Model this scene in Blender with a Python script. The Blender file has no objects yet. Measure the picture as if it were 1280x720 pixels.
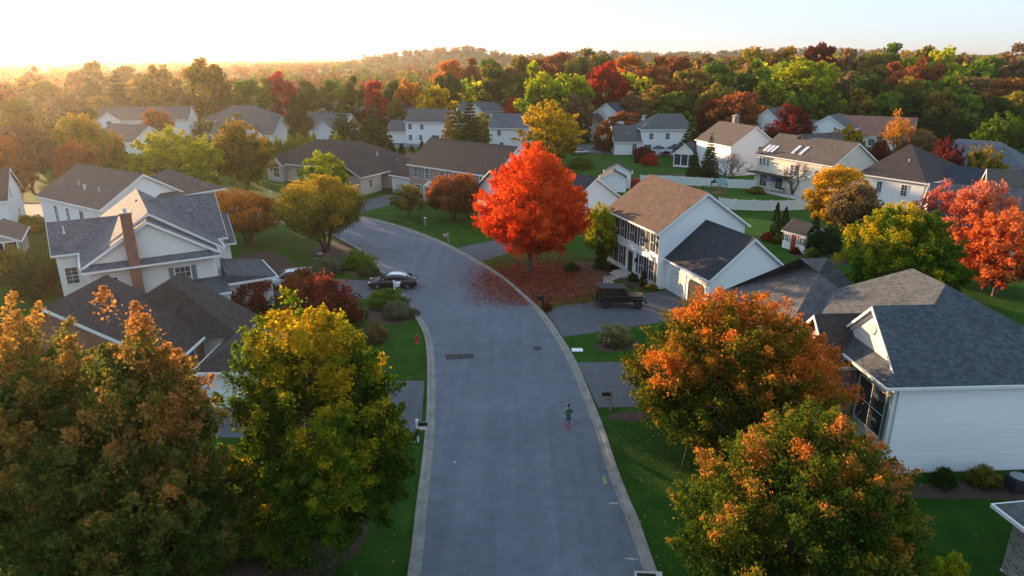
import bpy, math, random
import numpy as np
R = math.radians
# ------------------------------------------------------------------ camera, sky, sun, exposure
scn = bpy.context.scene
CAM_H, PITCH, FPX = 21.0, R(18.6), 853.3
cam_d = bpy.data.cameras.new("camera"); cam = bpy.data.objects.new("camera", cam_d)
scn.collection.objects.link(cam); scn.camera = cam
cam_d.sensor_width = 36; cam_d.lens = 24; cam_d.clip_end = 20000; cam_d.clip_start = .3
cam.location = (0, 0, CAM_H); cam.rotation_euler = (R(90) - PITCH, 0, 0)
SUN_EL, SUN_AZ = R(6.1), R(-42)            # azimuth measured from +Y, negative = to the left
w = bpy.data.worlds.new("World"); scn.world = w; w.use_nodes = True
nt = w.node_tree; bg = nt.nodes["Background"]; sky = nt.nodes.new("ShaderNodeTexSky")
sky.sky_type = 'NISHITA'; sky.sun_disc = False; sky.sun_elevation = SUN_EL; sky.sun_rotation = SUN_AZ
sky.air_density = 1.0; sky.dust_density = 0.5; sky.ozone_density = 3.0
# clear sky radiance compressed and lifted to even its fill light: gain * (c / (1 + k c) + m c)
def vmath(op, a, b, c=None):
    n = nt.nodes.new("ShaderNodeVectorMath"); n.operation = op
    for i, v in enumerate((a, b, c)):
        if v is None: continue
        if hasattr(v, 'links'): nt.links.new(v, n.inputs[i])
        else: n.inputs[i].default_value = v
    return n.outputs[0]
SKY_K, SKY_M, SKY_G = (7.1, 5.95, 4.9), .006, 9.4
sk_d = vmath('DIVIDE', sky.outputs[0], vmath('MULTIPLY_ADD', sky.outputs[0], SKY_K, (1, 1, 1)))
sk_s = vmath('MULTIPLY', vmath('MULTIPLY_ADD', sky.outputs[0], (SKY_M,)*3, sk_d), (SKY_G,)*3)
nt.links.new(sk_s, bg.inputs[0]); bg.inputs[1].default_value = 0.15
sd = bpy.data.lights.new("sun", 'SUN'); sun = bpy.data.objects.new("sun", sd); scn.collection.objects.link(sun)
sd.energy = 4.0; sd.angle = R(.6); sd.color = (1.0, .63, .33)
sun.rotation_euler = (R(90) - SUN_EL, 0, R(180) - SUN_AZ + 0)
sun.rotation_euler = (R(90) - SUN_EL, 0, math.pi - SUN_AZ)
scn.view_settings.view_transform = 'Standard'; scn.view_settings.look = 'None'
scn.view_settings.gamma = 1; scn.view_settings.exposure = 2.05
# ------------------------------------------------------------------ helpers
C = scn.collection
def ray(u, v):
    a = (u-640)/FPX; b = (v-360)/FPX
    return a, math.cos(PITCH)-b*math.sin(PITCH), -math.sin(PITCH)-b*math.cos(PITCH)
def G(u, v, h=0.):
    d = ray(u, v); t = (h-CAM_H)/d[2]; return d[0]*t, d[1]*t
def XH(u, v, y):                            # where a sight line reaches distance y: (x, height)
    d = ray(u, v); t = y/d[1]; return d[0]*t, CAM_H+d[2]*t
def tag(o, label=None, cat=None, group=None, kind=None):
    if label: o['label'] = label
    if cat: o['category'] = cat
    if group: o['group'] = group
    if kind: o['kind'] = kind
    return o
def empty(name, loc, rz=0, label=None, cat=None, group=None):
    o = bpy.data.objects.new(name, None); C.objects.link(o)
    o.location = (loc[0], loc[1], loc[2] if len(loc) > 2 else 0); o.rotation_euler = (0, 0, rz); o.empty_display_size = .2
    return tag(o, label, cat, group)
def link(name, me, mat=None, parent=None, loc=None, rz=None):
    o = bpy.data.objects.new(name, me); C.objects.link(o)
    if parent: o.parent = parent
    if loc is not None: o.location = loc
    if rz is not None: o.rotation_euler = (0, 0, rz)
    if mat and len(me.materials) == 0: me.materials.append(mat)
    return o
def kids(o): return [c for c in bpy.data.objects if c.parent == o]
def copy_tree(o, ch_map=None, parent=None):
    c = o.copy(); C.objects.link(c)
    if parent: c.parent = parent
    for ch in list(o.children): copy_tree(ch, None, c)
    return c
class MB:
    def __init__(s): s.v = []; s.f = []; s.m = []
    def add(s, vs, fs, m=0):
        n = len(s.v); s.v += [tuple(p) for p in vs]; s.f += [tuple(i+n for i in f) for f in fs]; s.m += [m]*len(fs)
    def box(s, x0, x1, y0, y1, z0, z1, m=0):
        s.add([(x0,y0,z0),(x1,y0,z0),(x1,y1,z0),(x0,y1,z0),(x0,y0,z1),(x1,y0,z1),(x1,y1,z1),(x0,y1,z1)],
              [(3,2,1,0),(4,5,6,7),(0,1,5,4),(1,2,6,5),(2,3,7,6),(3,0,4,7)], m)
    def extr(s, prof, a0, a1, axis='x', m=0):        # prof: polygon of (across, z); extruded along axis
        n = len(prof)
        P = lambda a, q: (a, q[0], q[1]) if axis == 'x' else (q[0], a, q[1])
        vs = [P(a0, q) for q in prof]+[P(a1, q) for q in prof]
        fs = [tuple(range(n)), tuple(range(2*n-1, n-1, -1))]+[(i, i+n, (i+1) % n+n, (i+1) % n) for i in range(n)]
        if axis == 'x': fs = [f[::-1] for f in fs]
        s.add(vs, fs, m)
    def tube(s, pts, rad, n=6, m=0, cap=True):
        P = np.array(pts, float); k = len(P)
        if not hasattr(rad, '__len__'): rad = [rad]*k
        b = len(s.v)
        for i in range(k):
            t = P[min(i+1, k-1)]-P[max(i-1, 0)]; t /= (np.linalg.norm(t)+1e-9)
            u = np.cross(t, (0, 0, 1.) if abs(t[2]) < .9 else (1., 0, 0)); u /= np.linalg.norm(u); w_ = np.cross(t, u)
            for j in range(n):
                a = 2*math.pi*j/n; q = P[i]+rad[i]*(math.cos(a)*u+math.sin(a)*w_); s.v.append(tuple(q))
        for i in range(k-1):
            for j in range(n):
                s.f.append((b+i*n+j, b+i*n+(j+1) % n, b+(i+1)*n+(j+1) % n, b+(i+1)*n+j)); s.m.append(m)
        if cap:
            s.f.append(tuple(b+j for j in range(n))[::-1]); s.f.append(tuple(b+(k-1)*n+j for j in range(n))); s.m += [m, m]
    def lathe(s, prof, c=(0, 0, 0), axis='z', n=16, m=0):   # prof (r, a)
        b = len(s.v); k = len(prof)
        for r, a in prof:
            for j in range(n):
                t = 2*math.pi*j/n; p, q = r*math.cos(t), r*math.sin(t)
                v = (p, q, a) if axis == 'z' else ((p, a, q) if axis == 'y' else (a, p, q))
                s.v.append((c[0]+v[0], c[1]+v[1], c[2]+v[2]))
        for i in range(k-1):
            for j in range(n):
                s.f.append((b+i*n+j, b+i*n+(j+1) % n, b+(i+1)*n+(j+1) % n, b+(i+1)*n+j)); s.m.append(m)
        s.f.append(tuple(b+j for j in range(n))[::-1]); s.f.append(tuple(b+(k-1)*n+j for j in range(n))); s.m += [m, m]
    def loft(s, secs, m=0, cap=True):                 # list of rings (same count)
        b = len(s.v); n = len(secs[0])
        for r_ in secs: s.v += [tuple(p) for p in r_]
        for i in range(len(secs)-1):
            for j in range(n):
                s.f.append((b+i*n+j, b+i*n+(j+1) % n, b+(i+1)*n+(j+1) % n, b+(i+1)*n+j)); s.m.append(m)
        if cap:
            s.f.append(tuple(b+j for j in range(n))[::-1]); s.f.append(tuple(b+(len(secs)-1)*n+j for j in range(n))); s.m += [m, m]
    def mesh(s, name, mats, smooth=False):
        me = bpy.data.meshes.new(name); me.from_pydata(s.v, [], s.f)
        if not isinstance(mats, (list, tuple)): mats = [mats]
        for q in mats: me.materials.append(q)
        me.polygons.foreach_set('material_index', s.m)
        if smooth: me.polygons.foreach_set('use_smooth', [True]*len(s.f))
        me.update(); return me
    def build(s, name, mats, parent=None, smooth=False, fixn=False, bevel=0):
        me = s.mesh(name, mats, smooth)
        if fixn or bevel:
            import bmesh
            bm = bmesh.new(); bm.from_mesh(me)
            if bevel:
                bmesh.ops.remove_doubles(bm, verts=bm.verts, dist=1e-4)
                bmesh.ops.bevel(bm, geom=list(bm.edges), offset=bevel, segments=2, affect='EDGES', profile=.5, clamp_overlap=True)
            bmesh.ops.recalc_face_normals(bm, faces=bm.faces); bm.to_mesh(me); bm.free()
        return link(name, me, None, parent)
def each(mb, name, mats, parent=None, **k):          # every loose piece becomes a part of its own
    p = list(range(len(mb.v)))
    def f(i):
        while p[i] != i: p[i] = p[p[i]]; i = p[i]
        return i
    for fc in mb.f:
        for j in fc[1:]: p[f(j)] = f(fc[0])
    g = {}
    for fi, fc in enumerate(mb.f): g.setdefault(f(fc[0]), []).append(fi)
    for r_, fl in g.items():
        q = MB(); ids = sorted({j for fi in fl for j in mb.f[fi]}); mp = {j: n for n, j in enumerate(ids)}
        q.v = [mb.v[j] for j in ids]; q.f = [tuple(mp[j] for j in mb.f[fi]) for fi in fl]; q.m = [mb.m[fi] for fi in fl]; q.build(name, mats, parent, **k)
# ------------------------------------------------------------------ materials
def mat(name):
    m = bpy.data.materials.new(name); m.use_nodes = True; t = m.node_tree
    b = t.nodes["Principled BSDF"]; return m, t, b
def N(t, typ, **k):
    n = t.nodes.new(typ)
    for a, v in k.items(): setattr(n, a, v)
    return n
def c4(c): return (c[0], c[1], c[2], 1)
def noise(t, vec, scale, detail=4, rough=.6, dim='3D'):
    n = N(t, 'ShaderNodeTexNoise'); n.noise_dimensions = dim
    n.inputs['Scale'].default_value = scale; n.inputs['Detail'].default_value = detail; n.inputs['Roughness'].default_value = rough
    if vec is not None: t.links.new(vec, n.inputs['Vector'])
    return n
def ramp(t, fac, stops):
    r = N(t, 'ShaderNodeValToRGB'); e = r.color_ramp.elements
    while len(e) < len(stops): e.new(.5)
    for i, (p, c) in enumerate(stops): e[i].position = p; e[i].color = c4(c)
    t.links.new(fac, r.inputs[0]); return r
def mixc(t, fac, a, b, mode='MIX'):
    m = N(t, 'ShaderNodeMix', data_type='RGBA', blend_type=mode)
    for s_, v in ((m.inputs[0], fac), (m.inputs[6], a), (m.inputs[7], b)):
        if hasattr(v, 'links'): t.links.new(v, s_)
        elif isinstance(v, (int, float)): s_.default_value = v
        else: s_.default_value = c4(v)
    return m.outputs[2]
def bump(t, b, h, strength=.3, dist=.02):
    n = N(t, 'ShaderNodeBump'); n.inputs['Strength'].default_value = strength; n.inputs['Distance'].default_value = dist
    t.links.new(h, n.inputs['Height']); t.links.new(n.outputs[0], b.inputs['Normal'])
def plain(name, col, rough=.6, metal=0, var=.12, nscale=3., spec=.5, coat=0):
    m, t, b = mat(name); tc = N(t, 'ShaderNodeTexCoord')
    n = noise(t, tc.outputs['Object'], nscale)
    r = ramp(t, n.outputs[0], [(.3, [c*(1-var) for c in col]), (.7, [min(1, c*(1+var)) for c in col])])
    t.links.new(r.outputs[0], b.inputs['Base Color']); b.inputs['Roughness'].default_value = rough
    b.inputs['Metallic'].default_value = metal; b.inputs['Specular IOR Level'].default_value = spec
    b.inputs['Coat Weight'].default_value = coat
    return m
def m_siding(name, col, per=.115):
    m, t, b = mat(name); tc = N(t, 'ShaderNodeTexCoord'); o = tc.outputs['Object']
    n = noise(t, o, .8, 5); mp = N(t, 'ShaderNodeMapping'); mp.inputs['Scale'].default_value = (.6, .6, 5); t.links.new(o, mp.inputs[0])
    n2 = noise(t, mp.outputs[0], 1.5, 3)
    col2 = mixc(t, n.outputs[0], [c*.9 for c in col], [min(.92, c*1.06) for c in col])
    col3 = mixc(t, n2.outputs[0], col2, [c*.93 for c in col]); t.links.new(col3, b.inputs['Base Color'])
    b.inputs['Roughness'].default_value = .55
    sp = N(t, 'ShaderNodeSeparateXYZ'); t.links.new(o, sp.inputs[0])
    d = N(t, 'ShaderNodeMath', operation='DIVIDE'); t.links.new(sp.outputs[2], d.inputs[0]); d.inputs[1].default_value = per
    f = N(t, 'ShaderNodeMath', operation='FRACT'); t.links.new(d.outputs[0], f.inputs[0])
    inv = N(t, 'ShaderNodeMath', operation='SUBTRACT'); inv.inputs[0].default_value = 1; t.links.new(f.outputs[0], inv.inputs[1])
    bump(t, b, inv.outputs[0], .9, .03); return m
def uvz(t, zk=1.):     # (x+y, z*k) so the courses run level round a building
    tc = N(t, 'ShaderNodeTexCoord'); sp = N(t, 'ShaderNodeSeparateXYZ'); t.links.new(tc.outputs['Object'], sp.inputs[0])
    a = N(t, 'ShaderNodeMath', operation='ADD'); t.links.new(sp.outputs[0], a.inputs[0]); t.links.new(sp.outputs[1], a.inputs[1])
    z = N(t, 'ShaderNodeMath', operation='MULTIPLY'); t.links.new(sp.outputs[2], z.inputs[0]); z.inputs[1].default_value = zk
    cb = N(t, 'ShaderNodeCombineXYZ'); t.links.new(a.outputs[0], cb.inputs[0]); t.links.new(z.outputs[0], cb.inputs[1]); return cb.outputs[0], tc
def m_brick(name, c1, c2, mortar, bw, bh, ms=.012, zk=1., rough=.85, bs=.5, big=.35, bd=.02):
    m, t, b = mat(name); v, tc = uvz(t, zk); br = N(t, 'ShaderNodeTexBrick'); t.links.new(v, br.inputs[0])
    br.inputs['Color1'].default_value = c4(c1); br.inputs['Color2'].default_value = c4(c2); br.inputs['Mortar'].default_value = c4(mortar)
    br.inputs['Scale'].default_value = 1; br.inputs['Brick Width'].default_value = bw; br.inputs['Row Height'].default_value = bh
    br.inputs['Mortar Size'].default_value = ms; br.inputs['Bias'].default_value = 0
    n = noise(t, tc.outputs['Object'], .7, 6, .7); n3 = noise(t, tc.outputs['Object'], 14, 3)
    rr = ramp(t, n.outputs[0], [(.3, (1-big,)*3), (.7, (1+big*.5,)*3)]); q = mixc(t, 1., br.outputs[0], rr.outputs[0], 'MULTIPLY')
    r3 = ramp(t, n3.outputs[0], [(.3, (.75,)*3), (.7, (1.2,)*3)]); q = mixc(t, .7, q, r3.outputs[0], 'MULTIPLY')
    t.links.new(q, b.inputs['Base Color']); b.inputs['Roughness'].default_value = rough; b.inputs['Specular IOR Level'].default_value = .25
    iv = N(t, 'ShaderNodeMath', operation='SUBTRACT'); iv.inputs[0].default_value = 1; t.links.new(br.outputs['Fac'], iv.inputs[1])
    ad = N(t, 'ShaderNodeMath', operation='ADD'); t.links.new(iv.outputs[0], ad.inputs[0]); t.links.new(n3.outputs[0], ad.inputs[1])
    bump(t, b, ad.outputs[0], bs, bd); return m
def roofm(name, c, v=.25):
    return m_brick(name, [x*(1-v) for x in c], [x*(1+v) for x in c], [x*.55 for x in c], .21, .10, .005, 1., .9, .6, .2)
M = {}
M['white'] = m_siding('white_siding', (.80, .81, .81)); M['cream'] = m_siding('cream_siding', (.66, .62, .53))
M['offwhite'] = m_siding('offwhite_siding', (.76, .74, .68)); M['grey'] = m_siding('grey_siding', (.42, .43, .43)); M['beige'] = m_siding('beige_siding', (.55, .50, .42)); M['pinkbrick'] = m_brick('pink_brick', (.36, .17, .13), (.44, .22, .17), (.45, .40, .36), .22, .075)
M['redbrick'] = m_brick('red_brick', (.22, .060, .040), (.32, .10, .060), (.30, .24, .20), .22, .075)
M['stone'] = m_brick('stone_veneer', (.16, .15, .14), (.34, .31, .28), (.36, .35, .33), .38, .2, .03, 1, .9, .9, .4)
M['trim'] = plain('white_trim', (.78, .78, .76), .45, var=.04)
M['gutter'] = plain('gutter_metal', (.70, .70, .68), .35, var=.05)
M['r_brown'] = roofm('brown_shingles', (.135, .085, .064)); M['r_dark'] = roofm('dark_shingles', (.045, .045, .050)); M['r_grey'] = roofm('grey_shingles', (.115, .112, .112))
M['r_slate'] = roofm('slate_shingles', (.12, .13, .150), .3); M['r_char'] = roofm('charcoal_shingles', (.058, .048, .045)); M['r_navy'] = roofm('navy_shingles', (.045, .052, .075))
M['r_pink'] = roofm('terracotta_shingles', (.30, .14, .10)); M['r_tan'] = roofm('taupe_shingles', (.112, .092, .080)); M['r_blue'] = roofm('bluegrey_shingles', (.075, .088, .100), .3)
def m_glass(name, c=(.02, .03, .04)):
    m, t, b = mat(name); tc = N(t, 'ShaderNodeTexCoord'); n = noise(t, tc.outputs['Object'], 1.2, 2)
    r = ramp(t, n.outputs[0], [(.35, c), (.7, [x*2.6 for x in c])]); t.links.new(r.outputs[0], b.inputs['Base Color'])
    b.inputs['Roughness'].default_value = .07; b.inputs['Specular IOR Level'].default_value = .9; return m
M['glass'] = m_glass('window_glass'); M['carglass'] = m_glass('car_glass', (.008, .01, .012))
M['black'] = plain('black_shutter', (.016, .017, .02), .5); M['teal'] = plain('teal_shutter', (.10, .20, .20), .6); M['greydoor'] = plain('grey_garage_door', (.62, .62, .60), .5)
M['door_red'] = plain('red_door', (.28, .05, .045), .45); M['door_dark'] = plain('dark_door', (.04, .035, .03), .4); M['brass'] = plain('brass', (.6, .42, .16), .3, 1)
M['shutter_grey'] = plain('grey_shutter', (.22, .24, .26), .6)
M['inside_shade'] = plain('painted_inside_shade', (.02, .018, .016), .9); M['navy'] = plain('navy_canvas', (.02, .035, .10), .8); M['wood'] = plain('weathered_wood', (.26, .22, .18), .8)  # first material: near-black colour standing in for shade inside openings
M['vinyl'] = plain('white_vinyl', (.66, .70, .68), .4, var=.05); M['concrete'] = plain('pale_concrete', (.42, .40, .37), .85, nscale=6)
M['bark'] = plain('bark', (.085, .066, .052), .95, var=.45, nscale=9); M['barkpale'] = plain('pale_bark', (.32, .28, .25), .9, var=.3, nscale=9)
M['tyre'] = plain('tyre_rubber', (.014, .014, .014), .85); M['rim'] = plain('alloy', (.35, .35, .36), .3, 1); M['rimdark'] = plain('dark_alloy', (.035, .035, .038), .35, .8)
M['carblack'] = plain('black_car_paint', (.006, .006, .007), .3, coat=.5, var=.02); M['carwhite_and_reflection'] = plain('white_paint_and_reflection', (.70, .71, .72), .25, coat=1, var=.02)  # white also serves as the painted sky reflection on the sedan roof
M['carsilver'] = plain('silver_car_paint', (.35, .36, .38), .3, .5, coat=1, var=.03); M['carnavy'] = plain('dark_blue_car_paint', (.02, .03, .06), .3, coat=1, var=.02)
M['plastic'] = plain('black_plastic', (.010, .010, .011), .6); M['tail'] = plain('red_tail_lens', (.45, .02, .02), .2); M['lens'] = plain('clear_lens', (.6, .62, .65), .12)
M['hydrant'] = plain('red_hydrant_paint', (.42, .035, .03), .45); M['iron'] = plain('cast_iron', (.03, .03, .032), .7); M['stoneedge'] = plain('paver_stone', (.33, .31, .28), .85, var=.25)
M['mulch'] = plain('bark_mulch', (.055, .032, .022), .98, var=.6, nscale=12); M['playwood'] = plain('play_wood', (.22, .13, .07), .8); M['green_plastic'] = plain('green_canopy', (.12, .22, .20), .6)
M['soil'] = plain('garden_soil', (.11, .075, .05), .98, var=.5, nscale=6)
# leaves
def leafm(name, c0, c1, c2, lo=.35, hi=.75, nz=2.2, trans=.42, jit=.28):
    m, t, b = mat(name); t.nodes.remove(b); out = t.nodes['Material Output']
    tc = N(t, 'ShaderNodeTexCoord'); oi = N(t, 'ShaderNodeObjectInfo')
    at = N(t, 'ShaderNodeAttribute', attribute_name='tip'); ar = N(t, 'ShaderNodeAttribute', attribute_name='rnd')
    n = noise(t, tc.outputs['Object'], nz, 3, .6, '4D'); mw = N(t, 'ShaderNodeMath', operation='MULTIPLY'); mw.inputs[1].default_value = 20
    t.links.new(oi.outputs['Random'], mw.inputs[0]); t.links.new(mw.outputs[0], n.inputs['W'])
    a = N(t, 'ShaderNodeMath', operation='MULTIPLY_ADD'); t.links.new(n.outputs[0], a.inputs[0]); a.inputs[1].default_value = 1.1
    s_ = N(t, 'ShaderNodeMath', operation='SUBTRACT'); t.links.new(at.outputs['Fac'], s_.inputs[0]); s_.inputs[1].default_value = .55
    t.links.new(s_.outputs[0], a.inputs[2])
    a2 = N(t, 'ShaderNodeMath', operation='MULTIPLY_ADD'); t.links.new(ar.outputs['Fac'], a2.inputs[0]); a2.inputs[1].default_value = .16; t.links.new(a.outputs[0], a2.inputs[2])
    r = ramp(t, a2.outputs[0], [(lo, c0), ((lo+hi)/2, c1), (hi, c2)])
    hs = N(t, 'ShaderNodeHueSaturation'); t.links.new(r.outputs[0], hs.inputs['Color'])
    mv = N(t, 'ShaderNodeMapRange'); t.links.new(ar.outputs['Fac'], mv.inputs[0]); mv.inputs[3].default_value = 1-jit; mv.inputs[4].default_value = 1+jit
    t.links.new(mv.outputs[0], hs.inputs['Value'])
    mh = N(t, 'ShaderNodeMapRange'); t.links.new(oi.outputs['Random'], mh.inputs[0]); mh.inputs[3].default_value = .488; mh.inputs[4].default_value = .512
    t.links.new(mh.outputs[0], hs.inputs['Hue'])
    di = N(t, 'ShaderNodeBsdfDiffuse'); tr = N(t, 'ShaderNodeBsdfTranslucent'); mx = N(t, 'ShaderNodeMixShader'); mx.inputs[0].default_value = trans
    t.links.new(hs.outputs[0], di.inputs[0]); t.links.new(hs.outputs[0], tr.inputs[0])
    t.links.new(di.outputs[0], mx.inputs[1]); t.links.new(tr.outputs[0], mx.inputs[2]); t.links.new(mx.outputs[0], out.inputs[0]); return m
GRN = (.035, .075, .012); DGR = (.018, .042, .010)
L = {
 'maple_green': leafm('maple_leaf_turning', (.040, .085, .010), (.12, .20, .012), (.56, .37, .018), .48, 1.02, 2.2/5, .5),
 'maple_bronze': leafm('maple_leaf_bronze', (.055, .095, .018), (.14, .17, .028), (.48, .24, .055), .46, 1.0, 2.2/5, .5),
 'maple_orange': leafm('maple_leaf_orange', (.040, .075, .010), (.17, .15, .014), (.60, .20, .028), .50, .96, 2.2/5, .5),
 'maple_mix': leafm('maple_leaf_mixed', (.038, .080, .012), (.13, .16, .014), (.58, .20, .045), .55, 1.08, 2.2/5, .5),
 'maple_red': leafm('maple_leaf_red', (.40, .034, .008), (.66, .075, .010), (.80, .16, .020), .25, .75, .5),
 'red_sparse': leafm('leaf_salmon_red', (.34, .045, .018), (.52, .10, .05), (.62, .18, .10), .3, .8, .5),
 'salmon': leafm('leaf_salmon_orange', (.32, .05, .018), (.56, .11, .03), (.70, .20, .06), .3, .8, .5),
 'green': leafm('leaf_green', (.030, .075, .012), (.070, .140, .016), (.15, .22, .020), .3, .8),
 'dgreen': leafm('leaf_dark_green', (.018, .046, .010), (.032, .072, .014), (.060, .10, .018), .3, .8),
 'lime': leafm('leaf_lime', (.035, .10, .010), (.12, .22, .012), (.44, .44, .018), .3, .75),
 'yelgreen': leafm('leaf_yellow_green', (.08, .15, .012), (.21, .30, .014), (.42, .42, .018), .3, .8),
 'gold': leafm('leaf_gold', (.16, .13, .012), (.40, .27, .014), (.62, .38, .02), .3, .75),
 'orange': leafm('leaf_orange', (.14, .08, .012), (.42, .17, .018), (.60, .22, .03), .3, .8),
 'rust': leafm('leaf_rust', (.07, .05, .018), (.19, .075, .025), (.34, .11, .035), .3, .8),
 'red': leafm('leaf_crimson', (.20, .02, .012), (.38, .03, .015), (.50, .05, .02), .3, .8),
 'dred': leafm('leaf_burgundy', (.055, .02, .015), (.11, .025, .018), (.20, .04, .025), .3, .8),
 'brown': leafm('leaf_brown', (.065, .052, .026), (.15, .105, .05), (.24, .15, .065), .3, .8),
 'olive': leafm('leaf_olive', (.050, .070, .016), (.13, .14, .024), (.26, .20, .030), .3, .8),
 'olivegold': leafm('leaf_olive_gold', (.06, .095, .014), (.16, .18, .018), (.46, .28, .025), .36, .88),
 'conifer': leafm('needles_dark', (.012, .032, .010), (.020, .050, .016), (.035, .075, .020), .3, .8, trans=.15),
 'pine': leafm('needles_pine', (.020, .045, .016), (.038, .075, .022), (.075, .12, .025), .3, .8, trans=.2),
 'pinegold': leafm('needles_turning', (.02, .045, .014), (.10, .10, .02), (.34, .22, .03), .35, .75, trans=.2),
 'purple': leafm('leaf_purple_grey', (.045, .03, .035), (.08, .055, .06), (.12, .085, .09), .3, .8),
 'grassy': leafm('grass_blade', (.08, .10, .03), (.16, .18, .06), (.28, .28, .12), .3, .8),
 'gsage': leafm('leaf_sage', (.07, .085, .05), (.12, .14, .08), (.18, .20, .11), .3, .8),
}
# ------------------------------------------------------------------ foliage
def leaf_mesh(name, P, A, B, tip, rnd, matl):
    n = len(P); V = np.empty((n, 4, 3), np.float32)
    V[:, 0] = P+A; V[:, 1] = P+B; V[:, 2] = P-A*.9; V[:, 3] = P-B
    me = bpy.data.meshes.new(name); me.vertices.add(4*n); me.vertices.foreach_set('co', V.reshape(-1))
    me.loops.add(4*n); me.loops.foreach_set('vertex_index', np.arange(4*n, dtype=np.int32))
    me.polygons.add(n); me.polygons.foreach_set('loop_start', np.arange(0, 4*n, 4, dtype=np.int32))
    for nm, d in (('tip', tip), ('rnd', rnd)):
        a = me.attributes.new(nm, 'FLOAT', 'FACE'); a.data.foreach_set('value', np.asarray(d, np.float32))
    me.update(calc_edges=True); me.materials.append(matl); return me
def unit(v): return v/(np.linalg.norm(v, axis=-1, keepdims=True)+1e-9)
def scatter(rng, cen, rad, per, size, tipc, sq=(1, 1, 1), asp=.62, flat=.0):
    k = len(cen); ci = np.repeat(np.arange(k), per); n = len(ci)
    d = unit(rng.normal(size=(n, 3))); u = rng.random(n)**.40*np.where(rng.random(n) < .12, 1.1+.35*rng.random(n), 1.)
    P = cen[ci]+d*(u*1.)[:, None]*rad[ci]*np.array(sq)
    nn = unit(rng.normal(size=(n, 3))+d*.5+np.array((0, 0, flat))); a = unit(np.cross(nn, rng.normal(size=(n, 3)))); b = np.cross(nn, a)
    s = size*(.6+.8*rng.random(n))[:, None]; inv = 1/np.array(sq)
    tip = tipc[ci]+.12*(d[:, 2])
    return P, a*s*np.array(sq), b*s*asp*np.array(sq), tip, rng.random(n)
def sprays(rng, R_, H, n, per, size, z0, shape, lean=(0, 0)):      # leafy shoots that point up and outwards
    nb = 34; bd = unit(rng.normal(size=(nb, 3))*(1, 1, .9)+np.array((0, 0, .15))); bl = .82+.26*rng.random(nb)      # main limbs give the crown its uneven outline
    bt = rng.normal(size=nb)*.10; cz = H*(z0+(1-z0)*.42); hu = H*(1-z0)*.58; hd = H*(1-z0)*.42
    bi = rng.integers(0, nb, n); d = unit(bd[bi]+rng.normal(size=(n, 3))*.30); rr = (.30+.70*rng.random(n)**.55)*bl[bi]
    up = np.clip(d[:, 2], 0, 1); xy = 1-shape*.38*up*rr
    c = np.stack([d[:, 0]*rr*R_*.95*xy, d[:, 1]*rr*R_*.95*xy, cz+d[:, 2]*rr*np.where(d[:, 2] > 0, hu, hd)*.93], 1)
    c[:, 0] += lean[0]*c[:, 2]/H; c[:, 1] += lean[1]*c[:, 2]/H
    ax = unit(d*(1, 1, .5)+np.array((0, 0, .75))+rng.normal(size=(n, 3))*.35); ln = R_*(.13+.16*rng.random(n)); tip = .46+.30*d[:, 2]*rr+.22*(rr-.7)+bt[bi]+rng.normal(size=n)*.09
    ci = np.repeat(np.arange(n), per); m = len(ci); t = rng.random(m)**.8; wd = (R_*.055*(1.25-t))[:, None]
    P = c[ci]+ax[ci]*((t-.35)*ln[ci])[:, None]+rng.normal(size=(m, 3))*wd*(1, 1, .8)
    fit = np.array([R_/np.percentile(np.hypot(P[:, 0], P[:, 1]), 99.3)]*2+[H/np.percentile(P[:, 2], 99.85)]); P = P*fit; c = c*fit
    nn = unit(rng.normal(size=(m, 3))+d[ci]*.4+np.array((0, 0, .3))); a = unit(np.cross(nn, rng.normal(size=(m, 3)))); b = np.cross(nn, a); s_ = size*(.55+.8*rng.random(m))[:, None]
    return (P, a*s_, b*s_*.62, tip[ci]+.10*t, rng.random(m)), c
def crown_spray(seed, R_, H, n, per, size, z0=.1, shape=.8, lean=(0, 0), matl=None, bark=None):
    rng = np.random.default_rng(seed); lv, c = sprays(rng, R_, H, n, per, size, z0, shape, lean); me = leaf_mesh('crown', *lv, matl)
    return me, limbs_mb(rng, c, R_, H, R_*.045, max(.08, z0*.9), 46, lean).mesh('trunk', M['bark'], True)
def lobes(rng, k=7, amp=.22):
    dirs = unit(rng.normal(size=(k, 3))); am = rng.random(k)*amp
    return lambda d: 1-amp*.6+np.sum([a*np.maximum(0, d@q)**3*2.2 for a, q in zip(am, dirs)], axis=0)
def clumps_round(rng, k, R_, H, z0=.14, top=1.0, shape=1.0, rc=(.15, .26)):
    cz = H*(z0+(top-z0)*.47); hz = H*(top-z0)*.5
    d = unit(rng.normal(size=(k, 3))); lf = lobes(rng); f = np.clip(lf(d), .62, 1.12)
    rr = (.35+.65*rng.random(k)**.45)*f
    c = np.empty((k, 3)); zz = d[:, 2]*rr
    taper = 1-shape*.30*np.clip(zz, 0, 1)**1.5*1.2
    c[:, 0] = d[:, 0]*rr*R_*.86*taper; c[:, 1] = d[:, 1]*rr*R_*.86*taper; c[:, 2] = cz+zz*hz*.90
    r = (rc[0]+(rc[1]-rc[0])*rng.random(k))*R_
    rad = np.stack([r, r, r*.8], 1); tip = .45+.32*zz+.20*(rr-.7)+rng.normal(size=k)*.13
    return c, rad, tip
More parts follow.
